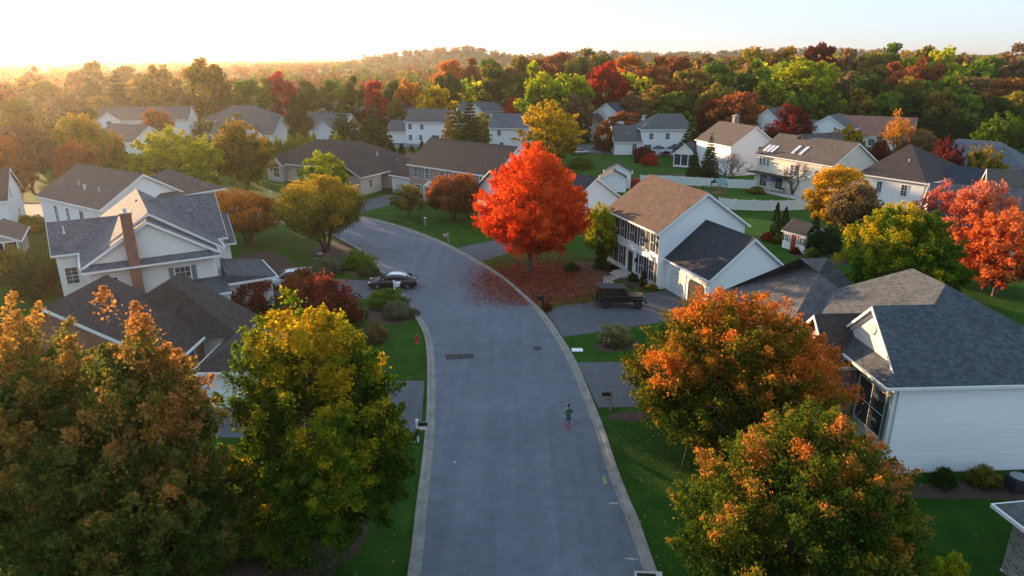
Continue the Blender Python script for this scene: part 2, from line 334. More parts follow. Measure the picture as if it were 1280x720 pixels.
def limbs_mb(rng, cen, R_, H, tr, z0, nl=16, lean=(0, 0), n=7, kink=.06):
    mb = MB(); th = H*.78
    tp = [(0, 0, -.25), (0, 0, H*.02)]+[(lean[0]*t+rng.normal()*kink*R_*.3, lean[1]*t+rng.normal()*kink*R_*.3, H*t) for t in (.12, .25, .4, .55, .7, .8)]
    tpn = np.array(tp); mb.tube(tp, [tr*1.5, tr*1.15, tr, tr*.85, tr*.68, tr*.48, tr*.3, tr*.12], n)
    idx = rng.choice(len(cen), min(nl, len(cen)), replace=False)
    for i in idx:
        c = cen[i]; zs = min(max(c[2]-.5*math.hypot(c[0], c[1])-.05*H, z0*H), .7*H)
        s = np.array([np.interp(zs, tpn[:, 2], tpn[:, 0]), np.interp(zs, tpn[:, 2], tpn[:, 1]), zs])
        m_ = (s+c)/2+np.array([rng.normal()*.05*R_, rng.normal()*.05*R_, .03*H]); r0 = tr*.42*(1-.5*zs/H)
        mb.tube([s, m_, c], [r0, r0*.6, r0*.2], 5)
        for q in range(3):
            e = c+rng.normal(size=3)*.16*R_; mb.tube([m_*.4+c*.6, (c+e)/2, e], [r0*.3, r0*.2, r0*.08], 3, cap=False)
    return mb
def crown_round(seed, R_, H, k, per, size, z0=.14, shape=1., rc=(.15, .26), tr=None, nl=16, lean=(0, 0), matl=None):
    rng = np.random.default_rng(seed); c, r, tp = clumps_round(rng, k, R_, H, z0, 1., shape, rc)
    c[:, 0] += lean[0]*c[:, 2]/H; c[:, 1] += lean[1]*c[:, 2]/H
    me = leaf_mesh('crown', *scatter(rng, c, r, per, size, tp), matl)
    tk = limbs_mb(rng, c, R_, H, tr or R_*.045, max(.1, z0*.9), nl, lean).mesh('trunk', M['bark'], True); return me, tk
def crown_multi(seed, R_, H, k, per, size, matl, stems=7, z0=.22):     # vase of several stems
    rng = np.random.default_rng(seed); c, r, tp = clumps_round(rng, k, R_, H, z0, 1., .6)
    me = leaf_mesh('crown', *scatter(rng, c, r, per, size, tp), matl); mb = MB()
    for s in range(stems):
        a = 2*math.pi*s/stems+rng.random()*.6; e = np.array([math.cos(a)*R_*.5, math.sin(a)*R_*.5, H*.62]); b = np.array([math.cos(a)*.04*R_, math.sin(a)*.04*R_, -.1*H*.2])
        mb.tube([b, b*.5+e*np.array([.3, .3, .5]), e], [R_*.03, R_*.022, R_*.008], 5)
        for q in range(4):
            f = e+rng.normal(size=3)*np.array([.3*R_, .3*R_, .12*H]); mb.tube([b*.4+e*.6, (e+f)/2, f], [R_*.014, R_*.009, R_*.003], 4, cap=False)
    return me, mb.mesh('trunk', M['bark'], True)
def crown_conifer(seed, R_, H, levels, around, per, size, matl, z0=.06, powr=.85, rc=.17, droop=.06):
    rng = np.random.default_rng(seed); C_ = []; Rr = []; T = []; mb = MB()
    mb.tube([(0, 0, -.2), (0, 0, H*.5), (0, 0, H*.97)], [R_*.075, R_*.045, R_*.008], 6)
    for i in range(levels):
        t = i/(levels-1); rad = R_*((1-t)**powr)*(.9+.2*rng.random())+.03*R_; z = H*(z0+(1-z0)*t*.97)
        m_ = max(2, int(around*(1-t)**.7)+2)
        for j in range(m_):
            a = 2*math.pi*(j+rng.random()*.7)/m_; q = rad*(.72+.32*rng.random())
            for f in ((.55, 1.) if rad > .35*R_ else (.8,)):
                C_.append((math.cos(a)*q*f, math.sin(a)*q*f, z-droop*H*f*q/R_+rng.normal()*.006*H)); r = rc*R_*(.45+.7*(1-t)); Rr.append((r, r, r*.42)); T.append(.5+.15*t+.2*(f-.6)+rng.normal()*.1)
            mb.tube([(0, 0, z), (math.cos(a)*q, math.sin(a)*q, z-droop*H*q/R_)], [R_*.018, R_*.006], 3, cap=False)
    return leaf_mesh('crown', *scatter(rng, np.array(C_), np.array(Rr), per, size, np.array(T), asp=.35), matl), mb.mesh('trunk', M['bark'], True)
def crown_column(seed, R_, H, k, per, size, matl, powr=1.6):
    rng = np.random.default_rng(seed); z = rng.random(k); a = rng.random(k)*6.283; pr = np.clip(np.sin(np.pi*(z*.86+.14))**.55*(1-z**powr*.55), .05, 1)
    rr = R_*pr*(.5+.4*rng.random(k)**.5); c = np.stack([np.cos(a)*rr, np.sin(a)*rr, H*(.03+z*.93)], 1); r = R_*(.22+.12*rng.random(k))*(1.05-.6*z)
    me = leaf_mesh('crown', *scatter(rng, c, np.stack([r, r, r*1.3], 1), per, size, .5+rng.normal(size=k)*.12, asp=.45), matl)
    mb = MB(); mb.tube([(0, 0, -.1), (0, 0, H*.8)], [R_*.12, R_*.03], 6); return me, mb.mesh('trunk', M['bark'], True)
def crown_shrub(seed, R_, H, k, per, size, matl):
    rng = np.random.default_rng(seed); d = unit(rng.normal(size=(k, 3))); d[:, 2] = abs(d[:, 2]); lf = lobes(rng, 6, .3); f = np.clip(lf(d), .7, 1.15); rr = (.45+.5*rng.random(k)**.5)*f
    c = np.stack([d[:, 0]*rr*R_*.85, d[:, 1]*rr*R_*.85, H*(.10+.78*d[:, 2]*rr)], 1); r = R_*(.16+.12*rng.random(k)); 
    me = leaf_mesh('foliage', *scatter(rng, c, np.stack([r, r, r*H/R_*.8], 1), per, size, .45+.2*d[:, 2]+rng.normal(size=k)*.1), matl)
    mb = MB()
    for s in range(5):
        a = s*1.26; mb.tube([(0.03*math.cos(a)*R_, .03*math.sin(a)*R_, -.05), (math.cos(a)*R_*.4, math.sin(a)*R_*.4, H*.55)], [R_*.035, R_*.01], 4)
    return me, mb.mesh('stem', M['bark'])
def crown_bare(seed, R_, H, matb, leafmat, nleaf=300, size=.02, depth=5, multi=1):
    rng = np.random.default_rng(seed); mb = MB(); ends = []
    def br(p, d, ln, r, dep):
        q = p+d*ln*.5+rng.normal(size=3)*.04*ln; e = q+unit(d+rng.normal(size=3)*.18)*ln*.5
        mb.tube([p, q, e], [r, r*.8, r*.6], 5 if dep > 3 else 3, cap=False)
        if dep <= 1: ends.append(e)
        if dep == 0: return
        for _ in range(3 if dep > 2 else 3):
            nd = unit(d+rng.normal(size=3)*.55+np.array((0, 0, .12))); br(e, nd, ln*(.62+.2*rng.random()), r*.58, dep-1)
    for s in range(multi):
        a = 6.283*s/multi; d0 = np.array((0., 0, 1)) if multi == 1 else unit(np.array((math.cos(a)*.45, math.sin(a)*.45, 1.)))
        br(np.array((0., 0, -.02*H)), d0, .27*H, .022*H, depth)
    V = np.array(mb.v); sc = np.array([R_/np.percentile(abs(V[:, 0]), 98), R_/np.percentile(abs(V[:, 1]), 98), H/np.percentile(V[:, 2], 99.5)]); mb.v = [tuple(q) for q in V*sc]
    E = np.array(ends)*sc; ci = rng.integers(0, len(E), nleaf); P = E[ci]+rng.normal(size=(nleaf, 3))*.035*H
    a = unit(rng.normal(size=(nleaf, 3)))*size; b = unit(rng.normal(size=(nleaf, 3)))*size*.6
    return leaf_mesh('crown', P, a, b, .3+.5*rng.random(nleaf), rng.random(nleaf), leafmat), mb.mesh('trunk', matb)
PR = {}
HP = dict(far=2.4, mid=2., oval=2.2, multi=1.6, pine=2.2, spruce=3., column=4.5, shrub=1., bare=2., baremulti=1.6, sparse=2.)
def protos():
    g = L['green']
    PR['far'] = [crown_round(100+i, 1, 2.4, 64, 80, .075, .0, .35, (.16, .29), .06, 8, matl=g) for i in range(6)]
    PR['mid'] = [crown_spray(200+i, 1, 2., 330, 58, .036, .08, .6, matl=g) for i in range(6)]
    PR['oval'] = [crown_round(300+i, 1, 2.2, 95, 150, .040, .05, .35, (.15, .23), .06, 10, matl=g) for i in range(3)]
    PR['multi'] = [crown_multi(400+i, 1, 1.6, 95, 160, .038, g) for i in range(4)]
    PR['pine'] = [crown_conifer(500+i, 1, 2.2, 13, 11, 70, .055, g, powr=.7, rc=.2) for i in range(3)]
    PR['spruce'] = [crown_conifer(520+i, 1, 3., 18, 12, 50, .05, g, powr=.95, rc=.17) for i in range(3)]
    PR['column'] = [crown_column(540+i, 1, 4.5, 90, 60, .11, g) for i in range(2)]
    PR['shrub'] = [crown_shrub(560+i, 1, 1, 60, 100, .045, g) for i in range(5)]
    PR['bare'] = [crown_bare(580+i, 1, 2., M['bark'], g, 500, .020, 5) for i in range(2)]
    PR['baremulti'] = [crown_bare(590+i, 1, 1.6, M['bark'], g, 900, .022, 4, 5) for i in range(2)]
    PR['sparse'] = [crown_round(620+i, 1, 2., 80, 75, .036, .12, .8, (.12, .22), .05, 34, matl=g) for i in range(2)]
NAMES = {'far': 'tree', 'mid': 'tree', 'oval': 'tree', 'multi': 'multi_stem_tree', 'pine': 'pine_tree', 'spruce': 'spruce_tree', 'column': 'arborvitae', 'shrub': 'shrub', 'bare': 'bare_tree', 'baremulti': 'bare_tree', 'sparse': 'tree'}
PCOUNT = {}
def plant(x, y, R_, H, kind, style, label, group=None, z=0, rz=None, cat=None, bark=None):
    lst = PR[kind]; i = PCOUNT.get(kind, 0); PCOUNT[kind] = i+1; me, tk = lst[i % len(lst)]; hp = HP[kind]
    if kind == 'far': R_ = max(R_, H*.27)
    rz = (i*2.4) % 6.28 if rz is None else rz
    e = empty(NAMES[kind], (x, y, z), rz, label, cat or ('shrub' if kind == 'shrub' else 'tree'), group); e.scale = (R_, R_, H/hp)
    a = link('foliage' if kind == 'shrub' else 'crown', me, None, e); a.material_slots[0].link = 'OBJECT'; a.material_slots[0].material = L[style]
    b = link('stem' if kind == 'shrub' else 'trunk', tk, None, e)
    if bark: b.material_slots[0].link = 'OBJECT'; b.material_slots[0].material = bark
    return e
def tpx(u0, u1, vt, y, kind, style, label, group=None, z=0, **k):       # crown between two bearings, top seen at vt, standing y metres away
    x, h = XH((u0+u1)/2, vt, y); dz = y*math.cos(PITCH)+(CAM_H-h*.6)*math.sin(PITCH)
    if kind == 'far': u1 += (u1-u0)*.25
    return plant(x, y, (u1-u0)/2*dz/FPX, max(h-z, .6), kind, style, label, group, z, **k)
# ------------------------------------------------------------------ terrain
def sstep(a, b, x):
    t = np.clip((x-a)/(b-a), 0, 1); return t*t*(3-2*t)
def terr(x, y):
    x = np.asarray(x, float); y = np.asarray(y, float); d = np.hypot(x, y)
    z = 7*sstep(300, 620, d)*sstep(.12, .45, x/np.maximum(y, 1))*(y > 0)
    z = z+46*np.exp(-(np.abs(x+160)/125)**3-((y-1500)/260)**2)*(.8+.2*np.cos(x/60.))+18*np.exp(-((x-120)/170)**2-((y-1350)/230)**2)
    z = z+26*np.exp(-((x-560)/420)**2-((y-1500)/300)**2)+22*sstep(2600, 4200, d)*(1+.5*np.sin(x/700.)+.3*np.sin(x/310.+1))
    return z
def grid_coords(a, fine, n1, far, n2):
    c = np.linspace(0, fine, n1); f = fine*(far/fine)**(np.arange(1, n2+1)/n2); return np.concatenate([c, f])
xs = grid_coords(0, 400, 30, 6000, 46); xs = np.concatenate([-xs[:0:-1], xs]); ys = np.concatenate([[-6000, -2500, -1000, -400, -150, -60], grid_coords(0, 400, 30, 6000, 56)])
X, Y = np.meshgrid(xs, ys); Z = terr(X, Y)
nx, ny = len(xs), len(ys); vs = np.stack([X.ravel(), Y.ravel(), Z.ravel()], 1)
fs = [(j*nx+i, j*nx+i+1, (j+1)*nx+i+1, (j+1)*nx+i) for j in range(ny-1) for i in range(nx-1)]
me = bpy.data.meshes.new('ground'); me.from_pydata(vs.tolist(), [], fs); me.polygons.foreach_set('use_smooth', [True]*len(fs))
m, t, b = mat('lawn_grass'); tc = N(t, 'ShaderNodeTexCoord'); o = tc.outputs['Object']
n1 = noise(t, o, .05, 5); n2 = noise(t, o, .6, 6, .7); n3 = noise(t, o, 9., 4, .8); n4 = noise(t, o, .006, 3)
ca = ramp(t, n2.outputs[0], [(.25, (.013, .056, .005)), (.5, (.026, .092, .008)), (.75, (.058, .125, .014))])
cb = ramp(t, n1.outputs[0], [(.35, (.75, .85, .7)), (.65, (1.25, 1.15, 1.1))]); q = mixc(t, 1., ca.outputs[0], cb.outputs[0], 'MULTIPLY')
cc = ramp(t, n3.outputs[0], [(.3, (.6, .6, .6)), (.7, (1.45, 1.4, 1.3))]); q = mixc(t, .8, q, cc.outputs[0], 'MULTIPLY')
far = ramp(t, n4.outputs[0], [(.4, (.05, .07, .02)), (.6, (.12, .10, .045))]); ln = N(t, 'ShaderNodeVectorMath', operation='LENGTH'); t.links.new(o, ln.inputs[0])
mr = N(t, 'ShaderNodeMapRange'); mr.inputs[1].default_value = 260; mr.inputs[2].default_value = 500; t.links.new(ln.outputs['Value'], mr.inputs[0])
q = mixc(t, mr.outputs[0], q, far.outputs[0]); t.links.new(q, b.inputs['Base Color']); b.inputs['Roughness'].default_value = .95; b.inputs['Specular IOR Level'].default_value = .1
ad = N(t, 'ShaderNodeMath', operation='ADD'); t.links.new(n3.outputs[0], ad.inputs[0]); n5 = noise(t, o, 40, 2); t.links.new(n5.outputs[0], ad.inputs[1]); bump(t, b, ad.outputs[0], .9, .08)
tag(link('ground', me, m), kind='structure')
# ------------------------------------------------------------------ road, kerbs, driveways
def catmull(P, step=.7):
    P = np.array(P, float); out = []
    for i in range(len(P)-1):
        p0 = P[max(i-1, 0)]; p1 = P[i]; p2 = P[i+1]; p3 = P[min(i+2, len(P)-1)]; n = max(2, int(np.linalg.norm(p2-p1)/step))
        for k in range(n):
            t = k/n; out.append(.5*((2*p1)+(-p0+p2)*t+(2*p0-5*p1+4*p2-p3)*t*t+(-p0+3*p1-3*p2+p3)*t**3))
    out.append(P[-1]); return np.array(out)
def resample(P, n):
    s = np.concatenate([[0], np.cumsum(np.linalg.norm(np.diff(P, axis=0), axis=1))]); q = np.linspace(0, s[-1], n)
    return np.stack([np.interp(q, s, P[:, 0]), np.interp(q, s, P[:, 1])], 1)
LE = catmull([(-3.0, -40), (-3.2, 5), (-3.94, 23.8), (-4.18, 28.1), (-4.5, 33.9), (-4.98, 39.6), (-5.91, 47.2), (-6.95, 52.1), (-9.7, 59.6), (-11.35, 63.4), (-13.4, 68.1), (-16, 74), (-19.3, 79.2), (-23.0, 84), (-28, 88), (-35, 90.8), (-46, 92.8), (-62, 93.5), (-95, 92)])
RE = catmull([(6.6, -40), (6.4, 5), (5.64, 25.2), (5.37, 28.7), (5.11, 32.2), (4.98, 35.6), (4.67, 39.6), (4.17, 45.1), (3.46, 49.6), (2.41, 54.8), (1.1, 58.9), (-1.63, 66.2), (-5.38, 73.6), (-9.75, 80.7), (-14.6, 86.9), (-20.4, 92.5), (-27, 97.0), (-35, 100.2), (-46, 102), (-62, 102.8), (-95, 102)])
def m_asphalt(name, base, v=.18, warm=0):
    m, t, b = mat(name); tc = N(t, 'ShaderNodeTexCoord'); o = tc.outputs['Object']
    a = noise(t, o, .12, 6, .65); c = noise(t, o, 1.1, 5, .7); d = noise(t, o, 30, 3, .8)
    mp = N(t, 'ShaderNodeMapping'); mp.inputs['Scale'].default_value = (1.2, .05, 1); t.links.new(o, mp.inputs[0]); e = noise(t, mp.outputs[0], 1.0, 3)
    q = ramp(t, a.outputs[0], [(.3, [x*(1-v) for x in base]), (.7, [x*(1+v) for x in base])]).outputs[0]
    for nn, amt in ((c, .14), (d, .22), (e, .12)):
        q = mixc(t, 1., q, ramp(t, nn.outputs[0], [(.3, (1-amt,)*3), (.7, (1+amt,)*3)]).outputs[0], 'MULTIPLY')
    vo = N(t, 'ShaderNodeTexVoronoi', feature='DISTANCE_TO_EDGE'); vo.inputs['Scale'].default_value = .09; dm = N(t, 'ShaderNodeVectorMath', operation='ADD'); t.links.new(o, dm.inputs[0])
    sc = N(t, 'ShaderNodeVectorMath', operation='SCALE'); t.links.new(c.outputs['Color'], sc.inputs[0]); sc.inputs['Scale'].default_value = 2.2; t.links.new(sc.outputs[0], dm.inputs[1]); t.links.new(dm.outputs[0], vo.inputs['Vector'])
    cr = ramp(t, vo.outputs['Distance'], [(.0, (.62,)*3), (.0035, (1, 1, 1))]); q = mixc(t, .55, q, cr.outputs[0], 'MULTIPLY')
    t.links.new(q, b.inputs['Base Color']); b.inputs['Roughness'].default_value = .82; b.inputs['Specular IOR Level'].default_value = .35
    bump(t, b, d.outputs[0], .35, .015); return m
M['asphalt'] = m_asphalt('road_asphalt', (.112, .128, .156)); M['drive'] = m_asphalt('driveway_asphalt', (.085, .088, .098), .12)
n = 260; a, b_ = resample(LE, n), resample(RE, n)
mb = MB(); K = 8
for i in range(n):
    for k in range(K+1):
        f = k/K; p = a[i]*(1-f)+b_[i]*f; mb.v.append((p[0], p[1], .012))
for i in range(n-1):
    for k in range(K): j = i*(K+1)+k; mb.f.append((j, j+1, j+K+2, j+K+1)); mb.m.append(0)
tag(mb.build('road', M['asphalt'], smooth=True), kind='structure')
m, t, bb = mat('kerb_concrete'); tc = N(t, 'ShaderNodeTexCoord'); nn_ = noise(t, tc.outputs['Object'], 1.1, 6, .7); n9 = noise(t, tc.outputs['Object'], 14, 4, .7)
q = ramp(t, nn_.outputs[0], [(.3, (.16, .145, .125)), (.7, (.31, .285, .25))]).outputs[0]; q = mixc(t, .8, q, ramp(t, n9.outputs[0], [(.3, (.7,)*3), (.7, (1.2,)*3)]).outputs[0], 'MULTIPLY')
t.links.new(q, bb.inputs['Base Color']); bb.inputs['Roughness'].default_value = .9; bump(t, bb, n9.outputs[0], .5, .02); M['kerb'] = m
def kerb(P, side):
    d = np.gradient(P, axis=0); d /= np.linalg.norm(d, axis=1)[:, None]; nrm = np.stack([-d[:, 1], d[:, 0]], 1)*side
    prof = [(-.02, .0), (-.02, .022), (.20, .028), (.25, .05), (.33, .125), (.50, .14), (.53, .13), (.53, -.05)]
    s = np.concatenate([[0], np.cumsum(np.linalg.norm(np.diff(P, axis=0), axis=1))]); mb = MB(); seg = 3.05; k = 0
    while (k+1)*seg < s[-1]:                       # separate castings with an open joint between
        q = np.linspace(k*seg, (k+1)*seg-.018, 5); k += 1
        px = [np.interp(q, s, P[:, j]) for j in (0, 1)]; pn = [np.interp(q, s, nrm[:, j]) for j in (0, 1)]
        mb.loft([[(px[0][i]+pn[0][i]*o_, px[1][i]+pn[1][i]*o_, z) for o_, z in prof] for i in range(5)])
    return tag(mb.build('kerb', M['kerb'], fixn=True), kind='structure')
kerb(LE, 1); kerb(RE, -1)
def sheet(name, poly, z, m, kind='structure', h=.0, parent=None):
    mb = MB(); n = len(poly); mb.add([(p[0], p[1], z) for p in poly], [tuple(range(n))])
    o = mb.build(name, m, parent); 
    me = o.data
    if me.polygons[0].normal.z < 0: me.flip_normals()
    return tag(o, kind=kind)
sheet('driveway', [(3.0, 55.9), (4.4, 57.3), (9.5, 59.3), (13.9, 61.4), (15.0, 61.8), (17.0, 54.9), (10.5, 52.6), (6.5, 51.0), (4.05, 50.2)], .016, M['drive'])
sheet('driveway', [(4.75, 45.4), (18.6, 45.6), (18.6, 39.0), (5.45, 38.6)], .016, M['drive'])
sheet('driveway', [(-6.0, 42.4), (-20.5, 42.4), (-20.5, 35.2), (-5.3, 34.4)], .016, M['drive'])
sheet('driveway', [(-12.6, 64.4), (-18, 65.2), (-26.5, 65.0), (-27, 59.2), (-18, 59.4), (-10.5, 59.2)], .016, M['drive'])
sheet('driveway', [(-6.3, 77.0), (-3.4, 71.5), (7.5, 83), (5.2, 87)], .016, M['drive'])
sheet('driveway', [(-27, 98.2), (-22.0, 94.8), (-15.6, 107.6), (-20.2, 109.8)], .016, M['drive'])
sheet('street', [(-60, 174), (-20, 172), (28, 170), (60, 172), (110, 178), (110, 185), (60, 179.5), (28, 177.5), (-20, 179), (-60, 181)], .012, M['asphalt'])
sheet('driveway', [(12, 176), (21, 158), (27, 158), (20, 176)], .020, M['drive'])
sheet('road_marking', [G(752.5, 596), G(757, 595.5), G(759, 605.5), G(754, 606)], .017, plain('faded_yellow_spray', (.24, .25, .10), .8, var=.5, nscale=9))
for q in ([(761, 628.5), (773, 629.2), (773, 630.4), (761, 629.6)], [(780, 697.5), (797, 698.8), (797, 700.4), (780, 699)], [(567, 577), (570, 577), (570, 579), (567, 579)]): sheet('road_marking', [G(*p) for p in q], .017, plain('white_spray', (.40, .42, .44), .8, var=.4, nscale=9))
# planting beds
def blob(cx, cy, rx, ry, rz=0, n=28, seed=0, am=.14):
    rg = np.random.default_rng(seed); ph = rg.random(3)*6; out = []
    for i in range(n):
        a = 6.283*i/n; f = 1+am*(math.sin(2*a+ph[0])+.6*math.sin(3*a+ph[1])+.4*math.sin(5*a+ph[2])); x = rx*f*math.cos(a); y = ry*f*math.sin(a)
        out.append((cx+x*math.cos(rz)-y*math.sin(rz), cy+x*math.sin(rz)+y*math.cos(rz)))
    return out
for i, (cx, cy, rx, ry, rz, mm) in enumerate([(-20.9, 76.3, 3.6, 2.2, -.9, 'mulch'), (-15.5, 69.5, 3.0, 5.2, .45, 'mulch'), (-10.3, 56.0, 2.4, 3.3, .5, 'mulch'), (8.3, 67.5, 3.0, 4.2, .3, 'soil'),
        (8.2, 48.6, 1.9, 1.2, 0, 'mulch'), (7.3, 37.5, 1.5, .55, .1, 'mulch'), (11.6, 66.0, 1.3, 5.0, .32, 'mulch'), (34.2, 72.4, 3.2, 1.6, -.6, 'mulch'), (25.3, 29.9, 5.5, .9, .05, 'mulch'), (31, 128, 7, 2.2, 0, 'mulch'), (-11.5, 25.0, 4.6, 4.0, 0, 'mulch'), (-27, 70, 3, 6, .5, 'mulch')]):
    sheet('planting_bed', blob(cx, cy, rx, ry, rz, seed=i), .008, M[mm])
# ------------------------------------------------------------------ building kit
WC = {}
def window_meshes(w, h, kind, nx=2, ny=2):
    key = (round(w, 2), round(h, 2), kind, nx, ny)
    if key in WC: return WC[key]
    f = MB(); t = .09                                   # facing -y, centred
    f.box(-w/2-t, w/2+t, -.05, .02, h/2, h/2+t); f.box(-w/2-t, w/2+t, -.07, .02, -h/2-t, -h/2)
    f.box(-w/2-t, -w/2, -.05, .02, -h/2, h/2); f.box(w/2, w/2+t, -.05, .02, -h/2, h/2); f.box(-w/2, w/2, -.035, .015, -.025, .025)
    for i in range(1, nx): x = -w/2+w*i/nx; f.box(x-.013, x+.013, -.03, .0, -h/2, -.025); f.box(x-.013, x+.013, -.03, .0, .025, h/2)
    for j in range(1, ny):
        for s in (-1, 1): z = s*(h/2)*j/ny; f.box(-w/2, w/2, -.027, .0, z-.012, z+.012)
    p = MB(); p.box(-w/2, w/2, -.012, .012, -h/2, h/2)
    sh = MB(); sw = .38
    for s in (0,):
        sh.box(-sw/2, sw/2, -.045, .005, -h/2-.04, h/2+.04)
        for j in range(int(h/.11)): z = -h/2+.06+j*.11; sh.box(-sw/2+.05, sw/2-.05, -.06, -.045, z-.02, z+.03)
    WC[key] = (f.mesh('window', M['trim']), p.mesh('pane', M['glass']), sh.mesh('shutter', M['black']), sw); return WC[key]
FACE = {'S': 0, 'E': math.pi/2, 'N': math.pi, 'W': -math.pi/2}
class House:
    def __init__(s, name, label, O, ang, cat='house', group=None, z=0):
        s.e = empty(name, (O[0], O[1], z), ang, label, cat, group); s.ang = ang; s.O = O
    def walls(s, x0, x1, y0, y1, ze, rise=0, axis='x', m='white', z0=-.3, name='wall'):
        mb = MB(); mb.box(x0, x1, y0, y1, z0, ze)
        if rise:
            if axis == 'x': c = (y0+y1)/2; mb.extr([(y0, ze), (c, ze+rise-.02), (y1, ze)], x0, x1, 'x')
            else: c = (x0+x1)/2; mb.extr([(x0, ze), (c, ze+rise-.02), (x1, ze)], y0, y1, 'y')
        return mb.build(name, M[m], s.e, fixn=True)
    def gable(s, x0, x1, y0, y1, ze, rise, axis='x', m='r_grey', o=.32, oe=.28, t=.16, ends=(1, 1), trim=True):
        a0, a1 = (x0, x1) if axis == 'x' else (y0, y1); b0, b1 = (y0, y1) if axis == 'x' else (x0, x1)
        c = (b0+b1)/2; w_ = (b1-b0)/2; sl = rise/w_; zb = ze-sl*o
        e0 = a0-(oe if ends[0] else 0); e1 = a1+(oe if ends[1] else 0)
        pr = [(c-w_-o, zb), (c, ze+rise), (c+w_+o, zb), (c+w_+o, zb+t), (c, ze+rise+t), (c-w_-o, zb+t)]
        mb = MB(); mb.extr(pr, e0, e1, axis); mb.extr([(c-.13, ze+rise+t-.13*sl+.03), (c, ze+rise+t+.03), (c+.13, ze+rise+t-.13*sl+.03), (c+.13, ze+rise+t-.13*sl-.01), (c-.13, ze+rise+t-.13*sl-.01)], e0+.01, e1-.01, axis)
        r_ = mb.build('roof', M[m], s.e, fixn=True)
        if trim:
            g = MB(); tp = [(c-w_-o, zb-.10), (c, ze+rise-.10), (c+w_+o, zb-.10), (c+w_+o, zb+t-.035), (c, ze+rise+t-.035), (c-w_-o, zb+t-.035)]
            if ends[0]: g.extr(tp, e0-.045, e0-.002, axis)
            if ends[1]: g.extr(tp, e1+.002, e1+.045, axis)
            for q in (-1, 1):
                y = c+q*(w_+o); ya, yb = sorted((y+q*.004, y+q*.11))
                if axis == 'x': g.box(e0, e1, ya, yb, zb-.02, zb+t-.03)
                else: g.box(ya, yb, e0, e1, zb-.02, zb+t-.03)
            g.build('trim', M['trim'], s.e, fixn=True)
        return r_
    def hip(s, x0, x1, y0, y1, ze, rise, axis='x', m='r_grey', o=.4, t=.14, inset=None, inset2=None, trim=True):
        X0, X1, Y0, Y1 = x0-o, x1+o, y0-o, y1+o; w_ = (Y1-Y0)/2 if axis == 'x' else (X1-X0)/2
        i0 = w_ if inset is None else inset; i1 = w_ if inset2 is None else inset2; zt = ze+rise+t
        base = [(X0, Y0), (X1, Y0), (X1, Y1), (X0, Y1)]
        if axis == 'x': r0, r1 = (X0+i0, (Y0+Y1)/2, zt), (X1-i1, (Y0+Y1)/2, zt); if_ = [(4, 5, 9, 8), (5, 6, 9), (6, 7, 8, 9), (7, 4, 8)]
        else: r0, r1 = ((X0+X1)/2, Y0+i0, zt), ((X0+X1)/2, Y1-i1, zt); if_ = [(4, 5, 8), (5, 6, 9, 8), (6, 7, 9), (7, 4, 8, 9)]
        mb = MB(); mb.add([(p[0], p[1], ze) for p in base]+[(p[0], p[1], ze+t) for p in base]+[r0, r1], [(3, 2, 1, 0), (0, 1, 5, 4), (1, 2, 6, 5), (2, 3, 7, 6), (3, 0, 4, 7)]+if_)
        r_ = mb.build('roof', M[m], s.e, fixn=True)
        if trim:
            g = MB(); a = .004; d = .1
            g.box(X0-d, X1+d, Y0-d, Y0-a, ze-.06, ze+t-.03); g.box(X0-d, X1+d, Y1+a, Y1+d, ze-.06, ze+t-.03); g.box(X0-d, X0-a, Y0-a, Y1+a, ze-.06, ze+t-.03); g.box(X1+a, X1+d, Y0-a, Y1+a, ze-.06, ze+t-.03)
            g.build('trim', M['trim'], s.e)
        return r_
    def win(s, face, pos, at, z, w=.9, h=1.4, sh=None, nx=2, ny=2):
        f, p, shm, sw = window_meshes(w, h, 'd', nx, ny); loc = (pos, at, z) if face in 'SN' else (at, pos, z)
        o = link('window', f, None, s.e, loc, FACE[face]); link('pane', p, None, o)
        if sh:
            for q in (-1, 1):
                k = link('shutter', shm, None, o, (q*(w/2+.1+sw/2), 0, 0)); k.material_slots[0].link = 'OBJECT'; k.material_slots[0].material = M[sh]
        return o
    def door(s, face, pos, at, z0=0, w=.95, h=2.1, m='door_dark'):
        loc = (pos, at, z0) if face in 'SN' else (at, pos, z0)
        d = MB(); d.box(-w/2, w/2, -.05, .02, 0, h)
        for (a, b, c_, e) in ((-.36, -.05, .15, .95), (.05, .36, .15, .95), (-.36, -.05, 1.1, 1.9), (.05, .36, 1.1, 1.9)): d.box(a*w, b*w, -.065, -.05, c_*h/2.1, e*h/2.1)
        o = d.build('door', M[m], s.e); o.location = loc; o.rotation_euler = (0, 0, FACE[face])
        g = MB(); g.box(-w/2-.14, -w/2, -.07, .02, 0, h+.14); g.box(w/2, w/2+.14, -.07, .02, 0, h+.14); g.box(-w/2, w/2, -.07, .02, h, h+.14); g.build('door_frame', M['trim'], o)
        k = MB(); k.lathe([(.01, -.13), (.035, -.12), (.035, -.09), (.015, -.06)], (w*.38, 0, 1.0), 'y', 10); k.build('handle', M['brass'], o); return o
